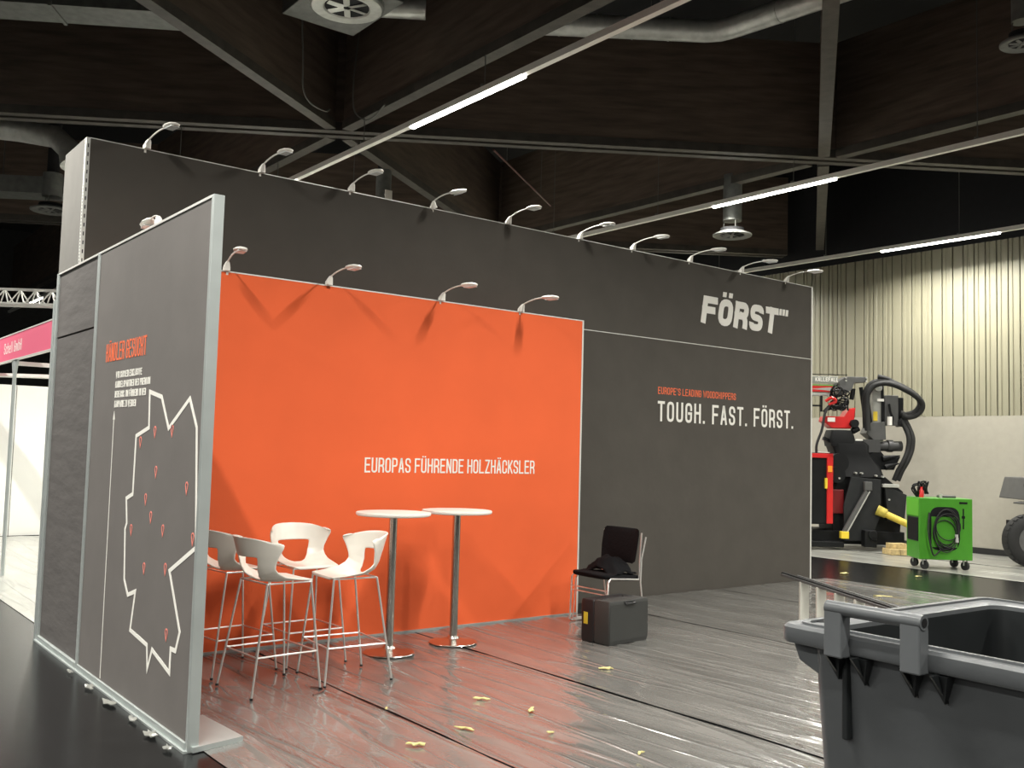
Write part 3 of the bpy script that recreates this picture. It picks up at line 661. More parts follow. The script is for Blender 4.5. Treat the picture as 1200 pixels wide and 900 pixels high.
# handle bracket on the near face (local -x), y positions measured from the bin centre
hb = MB().tube([(-bx-.018, .512, RZ+.066), (-bx-.018, .250, RZ+.066)], .018, 16).build('handle_bar', M_bin, bn, smooth=True, local=True)
MB().cyl((-bx-.018, .2495, RZ+.066), (-bx-.018, .2485, RZ+.066), .011, n=14).build('bar_bore', M_black, hb, local=True)
for y0 in (.462, .252):
    pl = MB().loft([[(-bx-.034, y, RZ-.055), (-bx+.006, y, RZ-.055), (-bx+.006, y, RZ+.045), (-bx-.004, y, RZ+.075), (-bx-.034, y, RZ+.078)] for y in (y0, y0+.052)]).build('handle_bracket', M_bin, bn, local=True, bevel=.004)
    for yr in (y0-.024, y0+.052):
        MB().loft([[(-bx+.02, y, RZ-.05), (-bx-.030, y, RZ-.05), (-bx+.045, y, RZ-.125)] for y in (yr-.003, yr+.003)]).build('rib', M_bindark, pl, local=True)
        MB().add([(-bx+.034, yr-.024, RZ-.052), (-bx+.034, yr+.024, RZ-.052), (-bx+.042, yr, RZ-.122), (-bx-.002, yr-.024, RZ-.052), (-bx-.002, yr+.024, RZ-.052), (-bx+.03, yr, RZ-.122)], [(0,1,2),(3,5,4),(0,3,4,1),(1,4,5,2),(2,5,3,0)]).build('gusset', M_bindark, pl, local=True)
MB().box((-bx+.030, .488, .93), (-bx+.075, .505, RZ-.06)).build('stiffener', M_bindark, bn, local=True, bevel=.004)
for sy in (by-.06,):
    MB().loft([[(x, by-.01, RZ-.055), (x, by-.10, RZ-.055), (x, by-.10, RZ-.13), (x, by-.03, RZ-.10)] for x in (-bx+.05, -bx+.085)]).build('corner_rib', M_bin, bn, local=True, bevel=.004)
MB().cyl((-.1, by-.03, RZ-.002), (-.1, by-.03, RZ+.003), .02, n=16).build('rim_dark_disc', M_bindark, bn, local=True)
MB().cyl((-bx+.12, by-.04, RZ-.002), (-bx+.12, by-.04, RZ+.002), .028, n=16).build('rim_dark_disc', M_bindark, bn, local=True)  # dark disc painted where the rim has an open corner hole
for sx in (-.28, .28):
    for sy in (-.4, .4):
        wh = MB().cyl((sx-.025, sy, .1), (sx+.025, sy, .1), .1, n=20).build('caster_wheel', M_rubber, bn, smooth=True, local=True)
        MB().box((sx-.045, sy-.03, .1), (sx-.03, sy+.03, .215)).box((sx+.03, sy-.03, .1), (sx+.045, sy+.03, .215)).box((sx-.045, sy-.05, .205), (sx+.045, sy+.05, .22)).build('caster_fork', M_galv, wh, local=True)

# ================================================================== FAR RIGHT: GREEN CART
gc = thing('power_cart', 'bright green power supply cart with coiled black cable on casters', 'cart', (14.50, 7.82, .01), math.atan2(-.64, .77))
W2, D2, H0, H1 = .40, .26, .15, 1.08       # local x right, y away
MB().box((-W2+.0, -D2, H0), (W2, D2, H1)).build('cabinet', M_green, gc, local=True, bevel=.012)
fp = MB().loft([[(x, -D2-.004, z) for x, z in [(-.25 + .46*(.5+.5*math.copysign(abs(math.cos(a))**.5, math.cos(a))), .62 + .33*math.copysign(abs(math.sin(a))**.5, math.sin(a))) for a in [2*math.pi*k/28 for k in range(28)]]],
                [(x, -D2+.002, z) for x, z in [(-.25 + .46*(.5+.5*math.copysign(abs(math.cos(a))**.5, math.cos(a))), .62 + .33*math.copysign(abs(math.sin(a))**.5, math.sin(a))) for a in [2*math.pi*k/28 for k in range(28)]]]]).build('recess_rim', M_mblack, gc, local=True)
MB().box((-.22, -D2-.006, .34), (.17, -D2-.003, .80)).build('recess_floor', M_green, gc, local=True)
for k in range(6):
    zc = .55 + .02*k; aw = .17 + .006*(k % 3); ah = .20 + .03*((k*2) % 5)
    MB().tube([(-.03 + aw*math.cos(a)+.01*k, -D2-.02-.008*(k % 3), zc + ah*math.sin(a)) for a in [2*math.pi*q/24 for q in range(24)]], .008, 6, closed=True).build('cable_loop', M_rubber, gc, smooth=True, local=True)
MB().tube(spline([(-.26, -D2-.03, .86), (-.29, -D2-.06, .6), (-.25, -D2-.06, .35), (-.2, -D2-.05, .22), (-.1, -D2-.04, .3)], 6), .012, 6).build('cable', M_rubber, gc, smooth=True, local=True)
MB().box((-W2-.012, -D2+.04, .42), (-W2+.05, D2-.06, .78)).build('side_box', M_mblack, gc, local=True, bevel=.01)
MB().box((-W2-.008, -D2+.02, .80), (-W2+.004, D2-.02, 1.06)).build('side_plate', mat('cart_light_green', (.12, .42, .04), .35), gc, local=True)
MB().box((.2, -D2-.004, 1.0), (.32, -D2, 1.03)).build('name_plate', M_mblack, gc, local=True)
MB().box((.25, -D2-.003, .62), (.27, -D2, .93)).build('print_mark', M_mblack, gc, local=True)
MB().box((.235, -D2-.003, .78), (.285, -D2, .82)).build('print_mark', M_mblack, gc, local=True)
MB().cyl((.15, -D2-.03, .42), (.15, -D2-.02, .54), .025, n=10).build('plug', M_mlight, gc, local=True)
MB().box((.0, -.1, H1), (.22, .1, H1+.035)).build('top_tray', M_mgrey, gc, local=True, bevel=.008)
MB().cyl((-.02, -.12, H1), (-.02, -.12, H1+.06), .022, n=10).build('cap', M_mlight, gc, local=True)
vv = MB(); 
for k in range(9):
    a = k*.7; vv.tube(spline([(-.30+.03*math.cos(a), .0+.03*math.sin(a), H1-.02), (-.31+.09*math.cos(a*1.7), .08*math.sin(a), H1+.13+.02*(k % 3)), (-.24+.08*math.cos(a), .07*math.sin(a*1.3), H1+.24-.02*(k % 4)), (-.20+.06*math.sin(a), .05, H1+.05)], 4), .011, 6)
vv.build('hose_bundle', M_mblack, gc, smooth=True, local=True)
MB().lathe([(.035, H1), (.035, H1+.10), (.02, H1+.12), (.02, H1+.16)], c=(-.29, -.06, 0), n=12).build('valve_block', M_red, gc, smooth=True, local=True)
for sx in (-.30, .31):
    for sy in (-.2, .2):
        wh = MB().cyl((sx-.018, sy-.01, .065), (sx+.018, sy+.01, .065), .065, n=16).build('caster_wheel', M_rubber, gc, smooth=True, local=True)
        MB().box((sx-.03, sy-.02, .07), (sx-.021, sy+.02, H0)).box((sx+.021, sy-.02, .07), (sx+.03, sy+.02, H0)).build('caster_fork', M_galv, wh, local=True)

# ================================================================== FAR RIGHT: CRANE MACHINE
# local frame: x to the picture right, y away, z up; origin on the floor
MO = Vector((15.95, 10.15, 0)); MR = math.atan2(-.615, .788)
cm = thing('crane_machine', 'black and red forestry machine with grey folding crane and thick hoses', 'machine', tuple(MO), MR)
def mp(name, mb, mtl, parent=cm, **k): return mb.build(name, mtl, parent, local=True, **k)
# x = (px-1010)/66, z = (641-py)/66
X = lambda px: (px-1006)/65.0
Z = lambda py: (641-py)/63.4
# chassis and hull
mp('chassis', MB().box((X(900), .0, .10), (X(1062), .9, .34)).box((X(900), -.25, .06), (X(985), .0, .16)), M_mblack, bevel=.01)
mp('hull', MB().loft([[(X(978), y, .30), (X(1058), y, .30), (X(1062), y, Z(573)), (X(1040), y, Z(556)), (X(985), y, Z(556)), (X(974), y, Z(590))] for y in (.05, .85)]), M_mblack, bevel=.015)
mp('fender_plate', MB().loft([[(X(988), y, Z(630)), (X(1018), y, Z(630)), (X(1031), y, Z(600)), (X(1031), y, Z(559)), (X(996), y, Z(557)), (X(987), y, Z(590))] for y in (-.12, -.08)]), M_mdark, bevel=.006)
mp('side_plate', MB().loft([[(X(1040), y, Z(606)), (X(1059), y, Z(610)), (X(1062), y, Z(576)), (X(1036), y, Z(566))] for y in (-.10, .02)]), M_mdark, bevel=.006)
st = mp('support_strut', MB().bar((X(984), -.22, Z(622)), (X(1013), -.16, Z(573)), .07, .07), M_mgrey, bevel=.008)
mp('strut_edge', MB().bar((X(987), -.262, Z(622)), (X(1016), -.20, Z(573)), .012, .02), M_mlight, st)
mp('strut_foot', MB().box((X(981), -.28, Z(627)), (X(990), -.16, Z(619))), M_yellow, st, bevel=.008)
sh_ = mp('drive_shaft', MB().cyl((X(1034), -.2, Z(598)), (X(1061), -.42, Z(611)), .062, n=16), mat('worn_yellow', (.55, .42, .05), .5, var=.2, vscale=12), smooth=True)
mp('shaft_guard', MB().cyl((X(1026), -.14, Z(594)), (X(1035), -.21, Z(598)), .095, .08, n=16), mat('dirty_yellow', (.42, .34, .05), .6, var=.3, vscale=15), sh_, smooth=True)
mp('engine_cover', MB().box((X(900), -.15, Z(612)), (X(970), .7, Z(533))), M_mblack, bevel=.03)
ef = mp('cover_frame', MB().box((X(966), -.19, Z(611)), (X(973), .7, Z(531))).box((X(900), -.19, Z(536)), (X(973), -.12, Z(531))), M_red, bevel=.008)
mp('marker_lamp', MB().box((X(966.5), -.21, Z(552)), (X(971.5), -.18, Z(545))), mat('orange_lamp', (.9, .3, .03), .3), ef)
mp('reflector', MB().box((X(963.5), -.21, Z(571)), (X(966), -.15, Z(559))), M_yellow, ef)
mp('red_core', MB().box((X(974), .0, Z(600)), (X(990), .5, Z(572))), mat('dark_red', (.16, .008, .010), .4), bevel=.02)
mp('top_plate', MB().box((X(957), -.1, Z(533)), (X(974), .3, Z(530))), M_mblack)
mp('paper_label', MB().box((X(958), -.08, Z(530)), (X(971), .1, Z(529.4))), M_print_w)
mp('hose_drum', MB().cyl((X(983), -.08, Z(541)), (X(983), .5, Z(541)), .17, n=24).cyl((X(980), -.1, Z(555)), (X(980), .5, Z(555)), .15, n=20), M_mblack, smooth=True)
mp('turret', MB().loft([rrect(X(1005), .3, .52, .34, .1, Z(557)), rrect(X(1005), .3, .46, .30, .1, Z(545)), rrect(X(1002), .3, .32, .26, .1, Z(530)), rrect(X(1000), .3, .34, .28, .1, Z(520)), rrect(X(996), .3, .30, .26, .08, Z(515))]), M_mblack, smooth=True)
mp('slewing_housing', MB().loft([rrect(X(990), .25, .22, .22, .05, Z(522)), rrect(X(989), .25, .23, .23, .05, Z(512)), rrect(X(989), .25, .19, .2, .05, Z(503))]), M_mblack, smooth=True)
mp('side_lever', MB().bar((X(967), .1, Z(513)), (X(978), .15, Z(517)), .05, .06), M_mblack)
mp('crane_arm', MB().cyl((X(1000), .2, Z(521)), (X(1063), .2, Z(520)), .095, n=20).cyl((X(1046), .2, Z(520)), (X(1052), .2, Z(520)), .115, n=20).box((X(1003), .08, Z(528)), (X(1035), .32, Z(513))), mat('machine_dark_grey', (.05, .05, .05), .4), smooth=True)
mp('grapple_bracket', MB().loft([[(X(1030), y, Z(548)), (X(1052), y, Z(548)), (X(1060), y, Z(532)), (X(1044), y, Z(536)), (X(1036), y, Z(526)), (X(1020), y, Z(530))] for y in (.1, .3)]), M_mblack, bevel=.01)
for a, b in (((1037, 535), (1057, 531)), ((1040, 545), (1056, 540))): mp('grapple_tooth', MB().cyl((X(a[0]), .05, Z(a[1])), (X(b[0]), .02, Z(b[1])), .06, .01, n=10), M_mblack, smooth=True)
# red crane base
mp('crane_base', MB().loft([[(X(967), y, Z(493)), (X(978), y, Z(501)), (X(1000), y, Z(501)), (X(1004), y, Z(494)), (X(1006), y, Z(476)), (X(998), y, Z(478)), (X(992), y, Z(487)), (X(969), y, Z(487))] for y in (.1, .4)]), M_red, bevel=.012)
mp('base_label', MB().box((X(972), .085, Z(493.5)), (X(981), .1, Z(488.5))), M_print_w)
mp('base_motor', MB().cyl((X(1003), .0, Z(495)), (X(1003), .3, Z(495)), .075, n=16).cyl((X(1009), .1, Z(500)), (X(1002), .1, Z(504)), .06, n=12), M_mblack, smooth=True)
# grey boom
bo = mp('boom', MB().box((X(880), .12, Z(447.5)), (X(985), .36, Z(440))).box((X(880), .14, Z(463)), (X(986), .34, Z(459.5))), M_mlight, bevel=.006)
mp('boom_band', MB().box((X(880), .13, Z(451.5)), (X(984.5), .35, Z(450))), mat('boom_green', (.14, .42, .09), .4), bo)
mp('boom_red', MB().box((X(880), .13, Z(458.5)), (X(982), .35, Z(451.5))), M_red, bo)
mp('boom_swoosh', MB().prism([(X(952), Z(455.5)), (X(975), Z(457)), (X(984), Z(458)), (X(976), Z(453))], lambda u, v, d: (u, .128-d, v), .002), M_mlight, bo)
mp('boom_top', MB().box((X(880), .2, Z(438)), (X(998), .24, Z(437.2))), M_mblack, bo)
mp('sign_board', MB().box((X(930), .112, Z(448.2)), (X(984), .12, Z(441))), mat('sign_grey', (.22, .23, .20), .5), bo)
lettering('boom_lettering', 'KÄLLEFALL', X(985)-X(957.5), .072, lambda u, v, d: tuple(Matrix.Translation(MO) @ Matrix.Rotation(MR, 4, 'Z') @ Vector((X(957.5)+u, .1115-d, Z(446.3)+v))), M_print_w, bo, tr=.27, gap=.25, label='white lettering on the boom')
mp('boom_knuckle', MB().loft([[(X(986), y, Z(457)), (X(994), y, Z(461)), (X(1001), y, Z(455)), (X(1004), y, Z(447)), (X(1019), y, Z(446)), (X(1019), y, Z(440)), (X(994), y, Z(440)), (X(986), y, Z(445))] for y in (.08, .40)]), M_mgrey, bevel=.008)
for px, py in ((993.5, 441.5), (993.5, 445), (1018, 441), (1018, 445)): mp('bolt', MB().cyl((X(px), .06, Z(py)), (X(px), .09, Z(py)), .016, n=10), M_mlight)
mp('tilt_cylinder', MB().cyl((X(1003), .1, Z(454)), (X(1001), .12, Z(467)), .04, n=12), M_mblack, smooth=True)
# mast
mp('mast', MB().box((X(1027.5), .15, Z(516)), (X(1040.5), .38, Z(447))), M_mlight, bevel=.006)
mp('mast_rod', MB().box((X(1037.5), .11, Z(506)), (X(1040), .16, Z(450))), M_mblack, bevel=.004)
mp('mast_foot', MB().loft([[(X(1018), y, Z(506)), (X(1024), y, Z(493)), (X(1041), y, Z(492)), (X(1042), y, Z(513)), (X(1028), y, Z(514))] for y in (.08, .42)]), M_mgrey, bevel=.008)
mp('mast_head', MB().cyl((X(1033.5), .10, Z(452)), (X(1033.5), .2, Z(452)), .07, n=16), M_mlight, smooth=True)
mp('warning_label', MB().box((X(1028), .135, Z(491)), (X(1033), .15, Z(480))), M_yellow)
for py in (466.5, 494.5): mp('paper_label', MB().box((X(1032), .10, Z(py+1.6)), (X(1040), .11, Z(py-1.4))), M_print_w)
for x0, x1 in ((1012.5, 1019.5), (1018.5, 1025.5)): mp('lift_cylinder', MB().cyl((X(x0), .12, Z(452)), (X(x1), .12, Z(502)), .036, n=12), M_mblack, smooth=True)
mp('cylinder_rod', MB().cyl((X(1015.8), .06, Z(456)), (X(1021.5), .06, Z(501)), .014, n=10), M_mlight, smooth=True)
mp('control_box', MB().box((X(1041), .1, Z(496)), (X(1057.5), .4, Z(460.5))), M_mgrey, bevel=.012)
mp('box_lever', MB().tube([(X(1045), .06, Z(471)), (X(1046), .05, Z(480)), (X(1049), .05, Z(487)), (X(1049), .08, Z(494))], .022, 8), M_mblack, smooth=True)
mp('bottle', MB().cyl((X(1045.5), .05, Z(496)), (X(1045.5), .05, Z(486)), .045, n=12), M_print_w, smooth=True)
mp('valve_stack', MB().box((X(1058), .12, Z(488)), (X(1064), .36, Z(463))).cyl((X(1061), .05, Z(493)), (X(1061), .3, Z(493)), .07, n=12), M_mblack, bevel=.01)
hp = [(1016, .06, 470), (1017, .05, 456), (1022, .03, 447), (1032, .0, 443), (1040, .0, 443)]
for off in (0, 3):
    mp('thick_hose', MB().tube(spline([(X(p+off*.4), d-.05*off/3, Z(q+off)) for p, d, q in ((1017, .06, 500), (1016, .06, 470), (1017, .05, 457), (1023, .03, 448), (1034, .0, 444.5), (1046, -.03, 446), (1060, -.05, 452), (1072, -.05, 459), (1079, -.03, 466), (1080, 0, 473), (1075, .04, 480), (1066, .08, 483), (1060, .12, 481))], 6), .052, 10), M_rubber, smooth=True)
mp('hose_sleeve', MB().tube(spline([(X(p), d, Z(q)) for p, d, q in ((1030, 0, 439.5), (1040, -.02, 442), (1050, -.03, 447), (1062, -.04, 452.5))], 6), .045, 10), M_rubber, smooth=True)
for off in (0, 4.5):
    mp('thick_hose', MB().tube(spline([(X(p+off), d, Z(q)) for p, d, q in ((1060, .1, 488), (1064, .05, 498), (1067, .0, 510), (1066, .0, 524), (1061, .0, 537), (1056, .05, 548), (1052, .1, 560))], 6), .045, 10), M_rubber, smooth=True)
hm = MB()
for k in range(11):
    a = k*1.1; cx, cz = 985 + 6*math.sin(a*1.7), 466 + 9*math.cos(a*.9)
    hm.tube([(X(cx + (5+k % 3)*math.cos(q)), .05 + .03*math.sin(q*2+a), Z(cz + (4+k % 4)*math.sin(q))) for q in [2*math.pi*j/14 for j in range(14)]], .014, 6, closed=True)
for k in range(6): hm.tube(spline([(X(966+3*k), .06, Z(482-k)), (X(974+3*k), .02, Z(474+k)), (X(984+2*k), .04, Z(478-2*k)), (X(996), .08, Z(470+2*k))], 5), .016, 6)
mp('hydraulic_lines', hm, M_mblack, smooth=True)
mp('red_hoses', MB().tube(spline([(X(968), .03, Z(470)), (X(975), .0, Z(466)), (X(980), .02, Z(470)), (X(972), .03, Z(474))], 5), .03, 6), M_red, smooth=True)
mp('hanging_hose', MB().tube(spline([(X(974), .05, Z(474)), (X(967), .0, Z(484)), (X(963), -.02, Z(503)), (X(957), -.02, Z(520)), (X(957), 0, Z(530))], 6), .024, 8), M_rubber, smooth=True)
mp('rail', MB().box((X(930), .1, Z(476)), (X(966), .14, Z(474))).box((X(952), .1, Z(490)), (X(954), .14, Z(463))).box((X(964), .1, Z(482)), (X(966), .14, Z(463))), M_mblack)
sg = mp('warning_sign', MB().box((X(1004.7), .055, Z(526)), (X(1013.5), .075, Z(513))), M_print_w)
sm = MB(); fs_ = lambda u, v, d: (u, .054-d, v)
sm.ribbon([(X(1009.1)+.052*math.cos(a), Z(519)+.052*math.sin(a)) for a in [2*math.pi*k/20 for k in range(20)]], .012, fs_, .001, closed=True)
sm.ribbon([(X(1009.1)-.037, Z(519)+.037), (X(1009.1)+.037, Z(519)-.037)], .012, fs_, .001)
mp('sign_ring', sm, M_red, sg); mp('sign_figure', MB().prism([(X(1009.1)-.016, Z(519)-.02), (X(1009.1)+.016, Z(519)-.02), (X(1009.1)+.018, Z(519)+.015), (X(1009.1)-.014, Z(519)+.02)], fs_, .0005), M_mblack, sg)
for px, py in ((1002, 552.5), (1009, 552.5), (1026, 555), (1034, 556), (1041, 582), (982, 559)): mp('bolt', MB().cyl((X(px), -.12, Z(py)), (X(px), .1, Z(py)), .018, n=8), M_mlight)
mp('hinge_plate', MB().box((X(1010), -.2, Z(572)), (X(1019), -.1, Z(562))), M_mgrey, bevel=.01)
mp('step_plate', MB().box((X(1033), -.14, Z(568)), (X(1052), -.05, Z(564))), M_mlight, bevel=.01)
mp('tow_coupling', MB().box((X(1008), -.3, Z(636)), (X(1022), -.1, Z(617))).cyl((X(1017), -.33, Z(622)), (X(1017), -.2, Z(622)), .08, n=14).box((X(1015), -.33, Z(628)), (X(1021), -.3, Z(624))), M_mblack, bevel=.01)
# wooden blocks
def block(px, y, z0, sx, sy, sz, rz, lb):
    o = MB().box((-sx/2, -sy/2, 0), (sx/2, sy/2, sz)).build('wood_block', M_wood, bevel=.004)
    o.matrix_basis = Matrix.Translation(MO) @ Matrix.Rotation(MR, 4, 'Z') @ Matrix.Translation((X(px), y, z0)) @ Matrix.Rotation(rz, 4, 'Z')
    tag(o, lb, 'wood block', 'wooden blocks under the crane machine')
block(1027, -.75, .01, .16, .3, .10, .2, 'raw wooden block on the floor in front of the crane machine, left one')
block(1040, -.72, .01, .14, .34, .10, -.1, 'raw wooden block on the floor in front of the crane machine, right one')
block(1034, -.70, .112, .30, .16, .09, .1, 'raw wooden block lying across two others in front of the crane machine')
block(1055, -.55, .01, .26, .2, .14, .0, 'pale wooden block behind the left end of the green cart')

# ================================================================== FAR RIGHT: TRAILER at the picture edge
tr = thing('trailer', 'dark trailer with large black tyre cut by the right picture edge', 'trailer', (16.3, 7.25, .0), math.atan2(-.615, .788))
def tp(name, mb, mtl, parent=tr, **k): return mb.build(name, mtl, parent, local=True, **k)
def wheel(cx, cy):
    prof = [(.20, -.11), (.27, -.125), (.38, -.115), (.415, -.08), (.42, 0), (.415, .08), (.38, .115), (.27, .125), (.20, .11)]
    rings = [[(cx + r*math.cos(2*math.pi*i/40), cy + y, .42 + r*math.sin(2*math.pi*i/40)) for i in range(40)] for r, y in prof]
    wh = tp('tyre', MB().loft(rings, closed=True, cap=False), M_rubber, smooth=True)
    for k in range(28):
        a = 2*math.pi*k/28; c = Vector((cx + .418*math.cos(a), cy, .42 + .418*math.sin(a)))
        tp('tread_block', MB().obox(c + Vector((0, -.055, 0)), (-.028*math.sin(a), .0, .028*math.cos(a)), (0, .05, 0), (.008*math.cos(a), 0, .008*math.sin(a))), M_rubber, wh)
    tp('rim', MB().loft([[(cx + r*math.cos(2*math.pi*i/28), cy + y, .42 + r*math.sin(2*math.pi*i/28)) for i in range(28)] for r, y in ((.235, -.122), (.22, -.07), (.15, -.05), (.10, -.07), (.06, -.12))]), M_mgrey, wh, smooth=True)
    for k in range(6):
        a = 2*math.pi*k/6; tp('wheel_bolt', MB().cyl((cx+.12*math.cos(a), cy-.11, .42+.12*math.sin(a)), (cx+.12*math.cos(a), cy-.05, .42+.12*math.sin(a)), .018, n=8), M_mlight, wh)
wheel(-.02, 0); wheel(1.02, 0)
tp('hopper', MB().loft([[(-.07, y, 1.06), (.03, y, 1.42), (1.9, y, 1.46), (1.9, y, 1.08)] for y in (-.2, .9)]), M_mgrey, bevel=.015)
tp('hopper_ledge', MB().box((.08, -.26, 1.14), (1.9, -.2, 1.22)), M_mblack, bevel=.01)
tp('handle_knob', MB().cyl((-.12, -.1, 1.30), (.04, -.1, 1.30), .03, n=12).cyl((-.14, -.1, 1.30), (-.09, -.1, 1.30), .045, n=12), M_mblack, smooth=True)
tp('mudguard', MB().loft([[(.02 + r*math.cos(a), y, .45 + r*math.sin(a)) for r, y in ((.56, -.16), (.58, -.16), (.58, .3), (.56, .3))] for a in [R(20 + 85*k/10) for k in range(11)]]), M_mgrey, smooth=True)
tp('chassis', MB().box((-.05, .2, .5), (2.0, .7, .7)).box((.4, .1, .65), (.6, .6, 1.1)).box((1.5, .1, .65), (1.7, .6, 1.1)), M_mblack, bevel=.01)

# ================================================================== FAR LEFT: PINK FASCIA BOOTH
BX = 2.40
nb = thing('neighbour_booth', 'bright white exhibition booth with pink fascia board, behind the grey partition', 'booth', (5, 15, 0))
for k in range(7): MB().box((BX + k*1.0, 17.80, .01), (BX + k*1.0 + .985, 17.84, 2.5)).build('wall_panel', M_bwhite, nb)
for k in range(6): MB().box((9.3, 11.9 + k, .01), (9.34, 11.9 + k + .985, 2.5)).build('wall_panel', M_bwhite, nb)
fa = MB().box((BX-.02, 10.2, 2.57), (BX+.02, 17.8, 2.87)).build('fascia', M_pink, nb)
MB().box((BX-.025, 10.2, 2.87), (BX+.025, 17.8, 2.885)).box((BX-.025, 10.2, 2.555), (BX+.025, 17.8, 2.57)).build('fascia_rail', M_alu_l, fa)
for tx, y0, ln in (('Schell', 13.38, .50), ('GmbH', 12.80, .42)): lettering('fascia_lettering', tx, ln, .135, lambda u, v, d: (BX-.021-d, y0-u, 2.655+v), M_print_w, fa, wr=.4, tr=.17, gap=.35, label='white company name')
for y in (12.78, 17.75): 
    ps = MB().cyl((BX, y, 0), (BX, y, 2.555), .022, n=8).build('post', M_alu, nb)
    MB().add([(BX-.01, y-.16, 2.555), (BX-.01, y+.16, 2.555), (BX-.01, y, 2.25), (BX+.01, y-.16, 2.555), (BX+.01, y+.16, 2.555), (BX+.01, y, 2.25)], [(0,1,2),(3,5,4),(0,3,4,1),(1,4,5,2),(2,5,3,0)]).build('post_brace', M_alu, ps)
MB().cyl((BX, 10.35, 0), (BX, 10.35, 2.9), .03, n=8).build('post', M_alu, nb)
MB().bar((BX, 12.8, 2.52), (9.3, 12.8, 2.52), .04, .05).build('cross_beam', M_bwhite, nb)
MB().bar((BX+.2, 15.2, 2.5), (6.0, 13.0, 2.5), .3, .04).build('ceiling_strip', M_bwhite, nb)
MB().box((5.2, 17.76, 1.9), (6.6, 17.80, 2.5)).build('lilac_poster', M_lilac, nb)
bl = thing('booth_fill_lamp', 'long white unseen lamp added to brighten the white neighbouring booth', 'lamp', (5.5, 13.3, 3.05))  # unseen lamp, added to brighten the white booth
MB().box((4.0, 13.2, 3.05), (7.5, 13.4, 3.12)).build('housing', M_white, bl)
MB().box((4.05, 13.22, 3.04), (7.45, 13.38, 3.05)).build('diffuser', M_glowled, bl)
for x in (4.4, 7.1): MB().cyl((x, 13.3, 3.12), (x, 13.3, 6.2), .006, n=6).build('hanger', M_cable, bl)
L = bpy.data.lights.new('booth_fill_light', 'AREA'); L.shape = 'RECTANGLE'; L.size = 3.3; L.size_y = .16; L.energy = 80; L.color = (1, .99, .90)  # area light of the added lamp over the booth
lo = bpy.data.objects.new('booth_fill_light', L); COL.objects.link(lo); lo.location = (5.75, 13.3, 3.03)
# truss above it
ts = thing('lattice_truss', 'white lattice truss high behind the pink fascia', 'truss', (3.5, 18.0, 4.0))
P0, P1 = Vector((1.6, 19.3, 4.0)), Vector((9.5, 13.6, 4.0)); dd = (P1-P0).normalized(); ss_ = Vector((-dd.y, dd.x, 0))
ch3 = [Vector((0, 0, .13)), Vector((0, 0, -.13)) + ss_*.13, Vector((0, 0, -.13)) - ss_*.13]
for c in ch3: MB().cyl(P0+c, P1+c, .025, n=8).build('chord', M_alu_l, ts, smooth=True)
k = 0; stp = .26
while k*stp < (P1-P0).length - stp:
    a, b = P0 + dd*k*stp, P0 + dd*(k+1)*stp; m = (a+b)/2
    MB().cyl(a+ch3[1], m+ch3[0], .012, n=6).cyl(m+ch3[0], b+ch3[1], .012, n=6).cyl(a+ch3[2], m+ch3[0], .012, n=6).cyl(m+ch3[0], b+ch3[2], .012, n=6).build('lattice', M_alu_l, ts); k += 1
for k in (1.0, 6.0): MB().cyl(P0+dd*k+ch3[0], P0+dd*k+Vector((0, 0, 4.6)), .01, n=6).build('hanger', M_cable, ts)

# ================================================================== CEILING SERVICES
def round_duct(name, pts, r, label, mtl=M_galv, ribs=True):
    t = thing(name, label, 'duct', tuple(Vector(pts[0])))
    P = [Vector(p) for p in pts]
    MB().tube(P, r, 24).build('pipe', mtl, t, smooth=True, angle=50)
    for a, b in zip(P, P[1:]):
        n = int((b-a).length/.45)
        for k in range(1, n):
            c = a + (b-a)*k/n; d = (b-a).normalized()
            MB().cyl(c-d*.008, c+d*.008, r+.006, n=24).build('joint_ring', mtl, t, smooth=True)
    for k in (.25, .75):
        a = P[0] + (P[1]-P[0])*k; MB().cyl(a + Vector((0, 0, r)), (a.x, a.y, 8.6), .006, n=6).build('hanger', M_cable, t)
    return t
bend = [(7.0, 9.75, 7.08), (9.30, 8.12, 7.08), (9.42, 7.98, 7.08), (9.47, 7.80, 7.08)]
round_duct('spiral_duct', bend + [(9.62, 6.5, 7.08), (9.9, 4.0, 7.08)], .14, 'silver spiral ventilation duct bending near the picture top right of centre')
round_duct('flexible_duct', [(2.1, 16.6, 6.35), (2.9, 16.3, 6.35), (3.35, 15.9, 6.25), (3.5, 15.6, 6.0), (3.52, 15.5, 5.75)], .17, 'silver flexible duct with elbow left of the tall wall top')
rd = thing('flat_duct', 'flat galvanised duct under the ceiling in the top left corner', 'duct', (1.6, 12.6, 6.6))
MB().bar((.2, 13.55, 6.78), (3.9, 11.2, 6.78), .5, .34).build('body', M_dustgalv, rd)
for k in (.3, .62): 
    a = Vector((.2, 13.55, 6.78)).lerp(Vector((3.9, 11.2, 6.78)), k); d = (Vector((3.9, 11.2, 0))-Vector((.2, 13.55, 0))).normalized()
    MB().bar(a-d*.02, a+d*.02, .54, .38).build('flange', M_dustgalv, rd)
    MB().cyl((a.x, a.y, 6.95), (a.x, a.y, 8.6), .008, n=6).build('hanger', M_cable, rd)
r2 = thing('flat_duct', 'flat pale duct low in the dark left of the tall wall', 'duct', (2.4, 19, 6.0))
MB().bar((1.6, 20.2, 6.1), (5.4, 17.7, 6.1), .55, .3).build('body', M_dustgalv, r2)
MB().cyl((3.2, 19.1, 6.25), (3.2, 19.1, 8.6), .01, n=6).build('hanger', M_cable, r2)
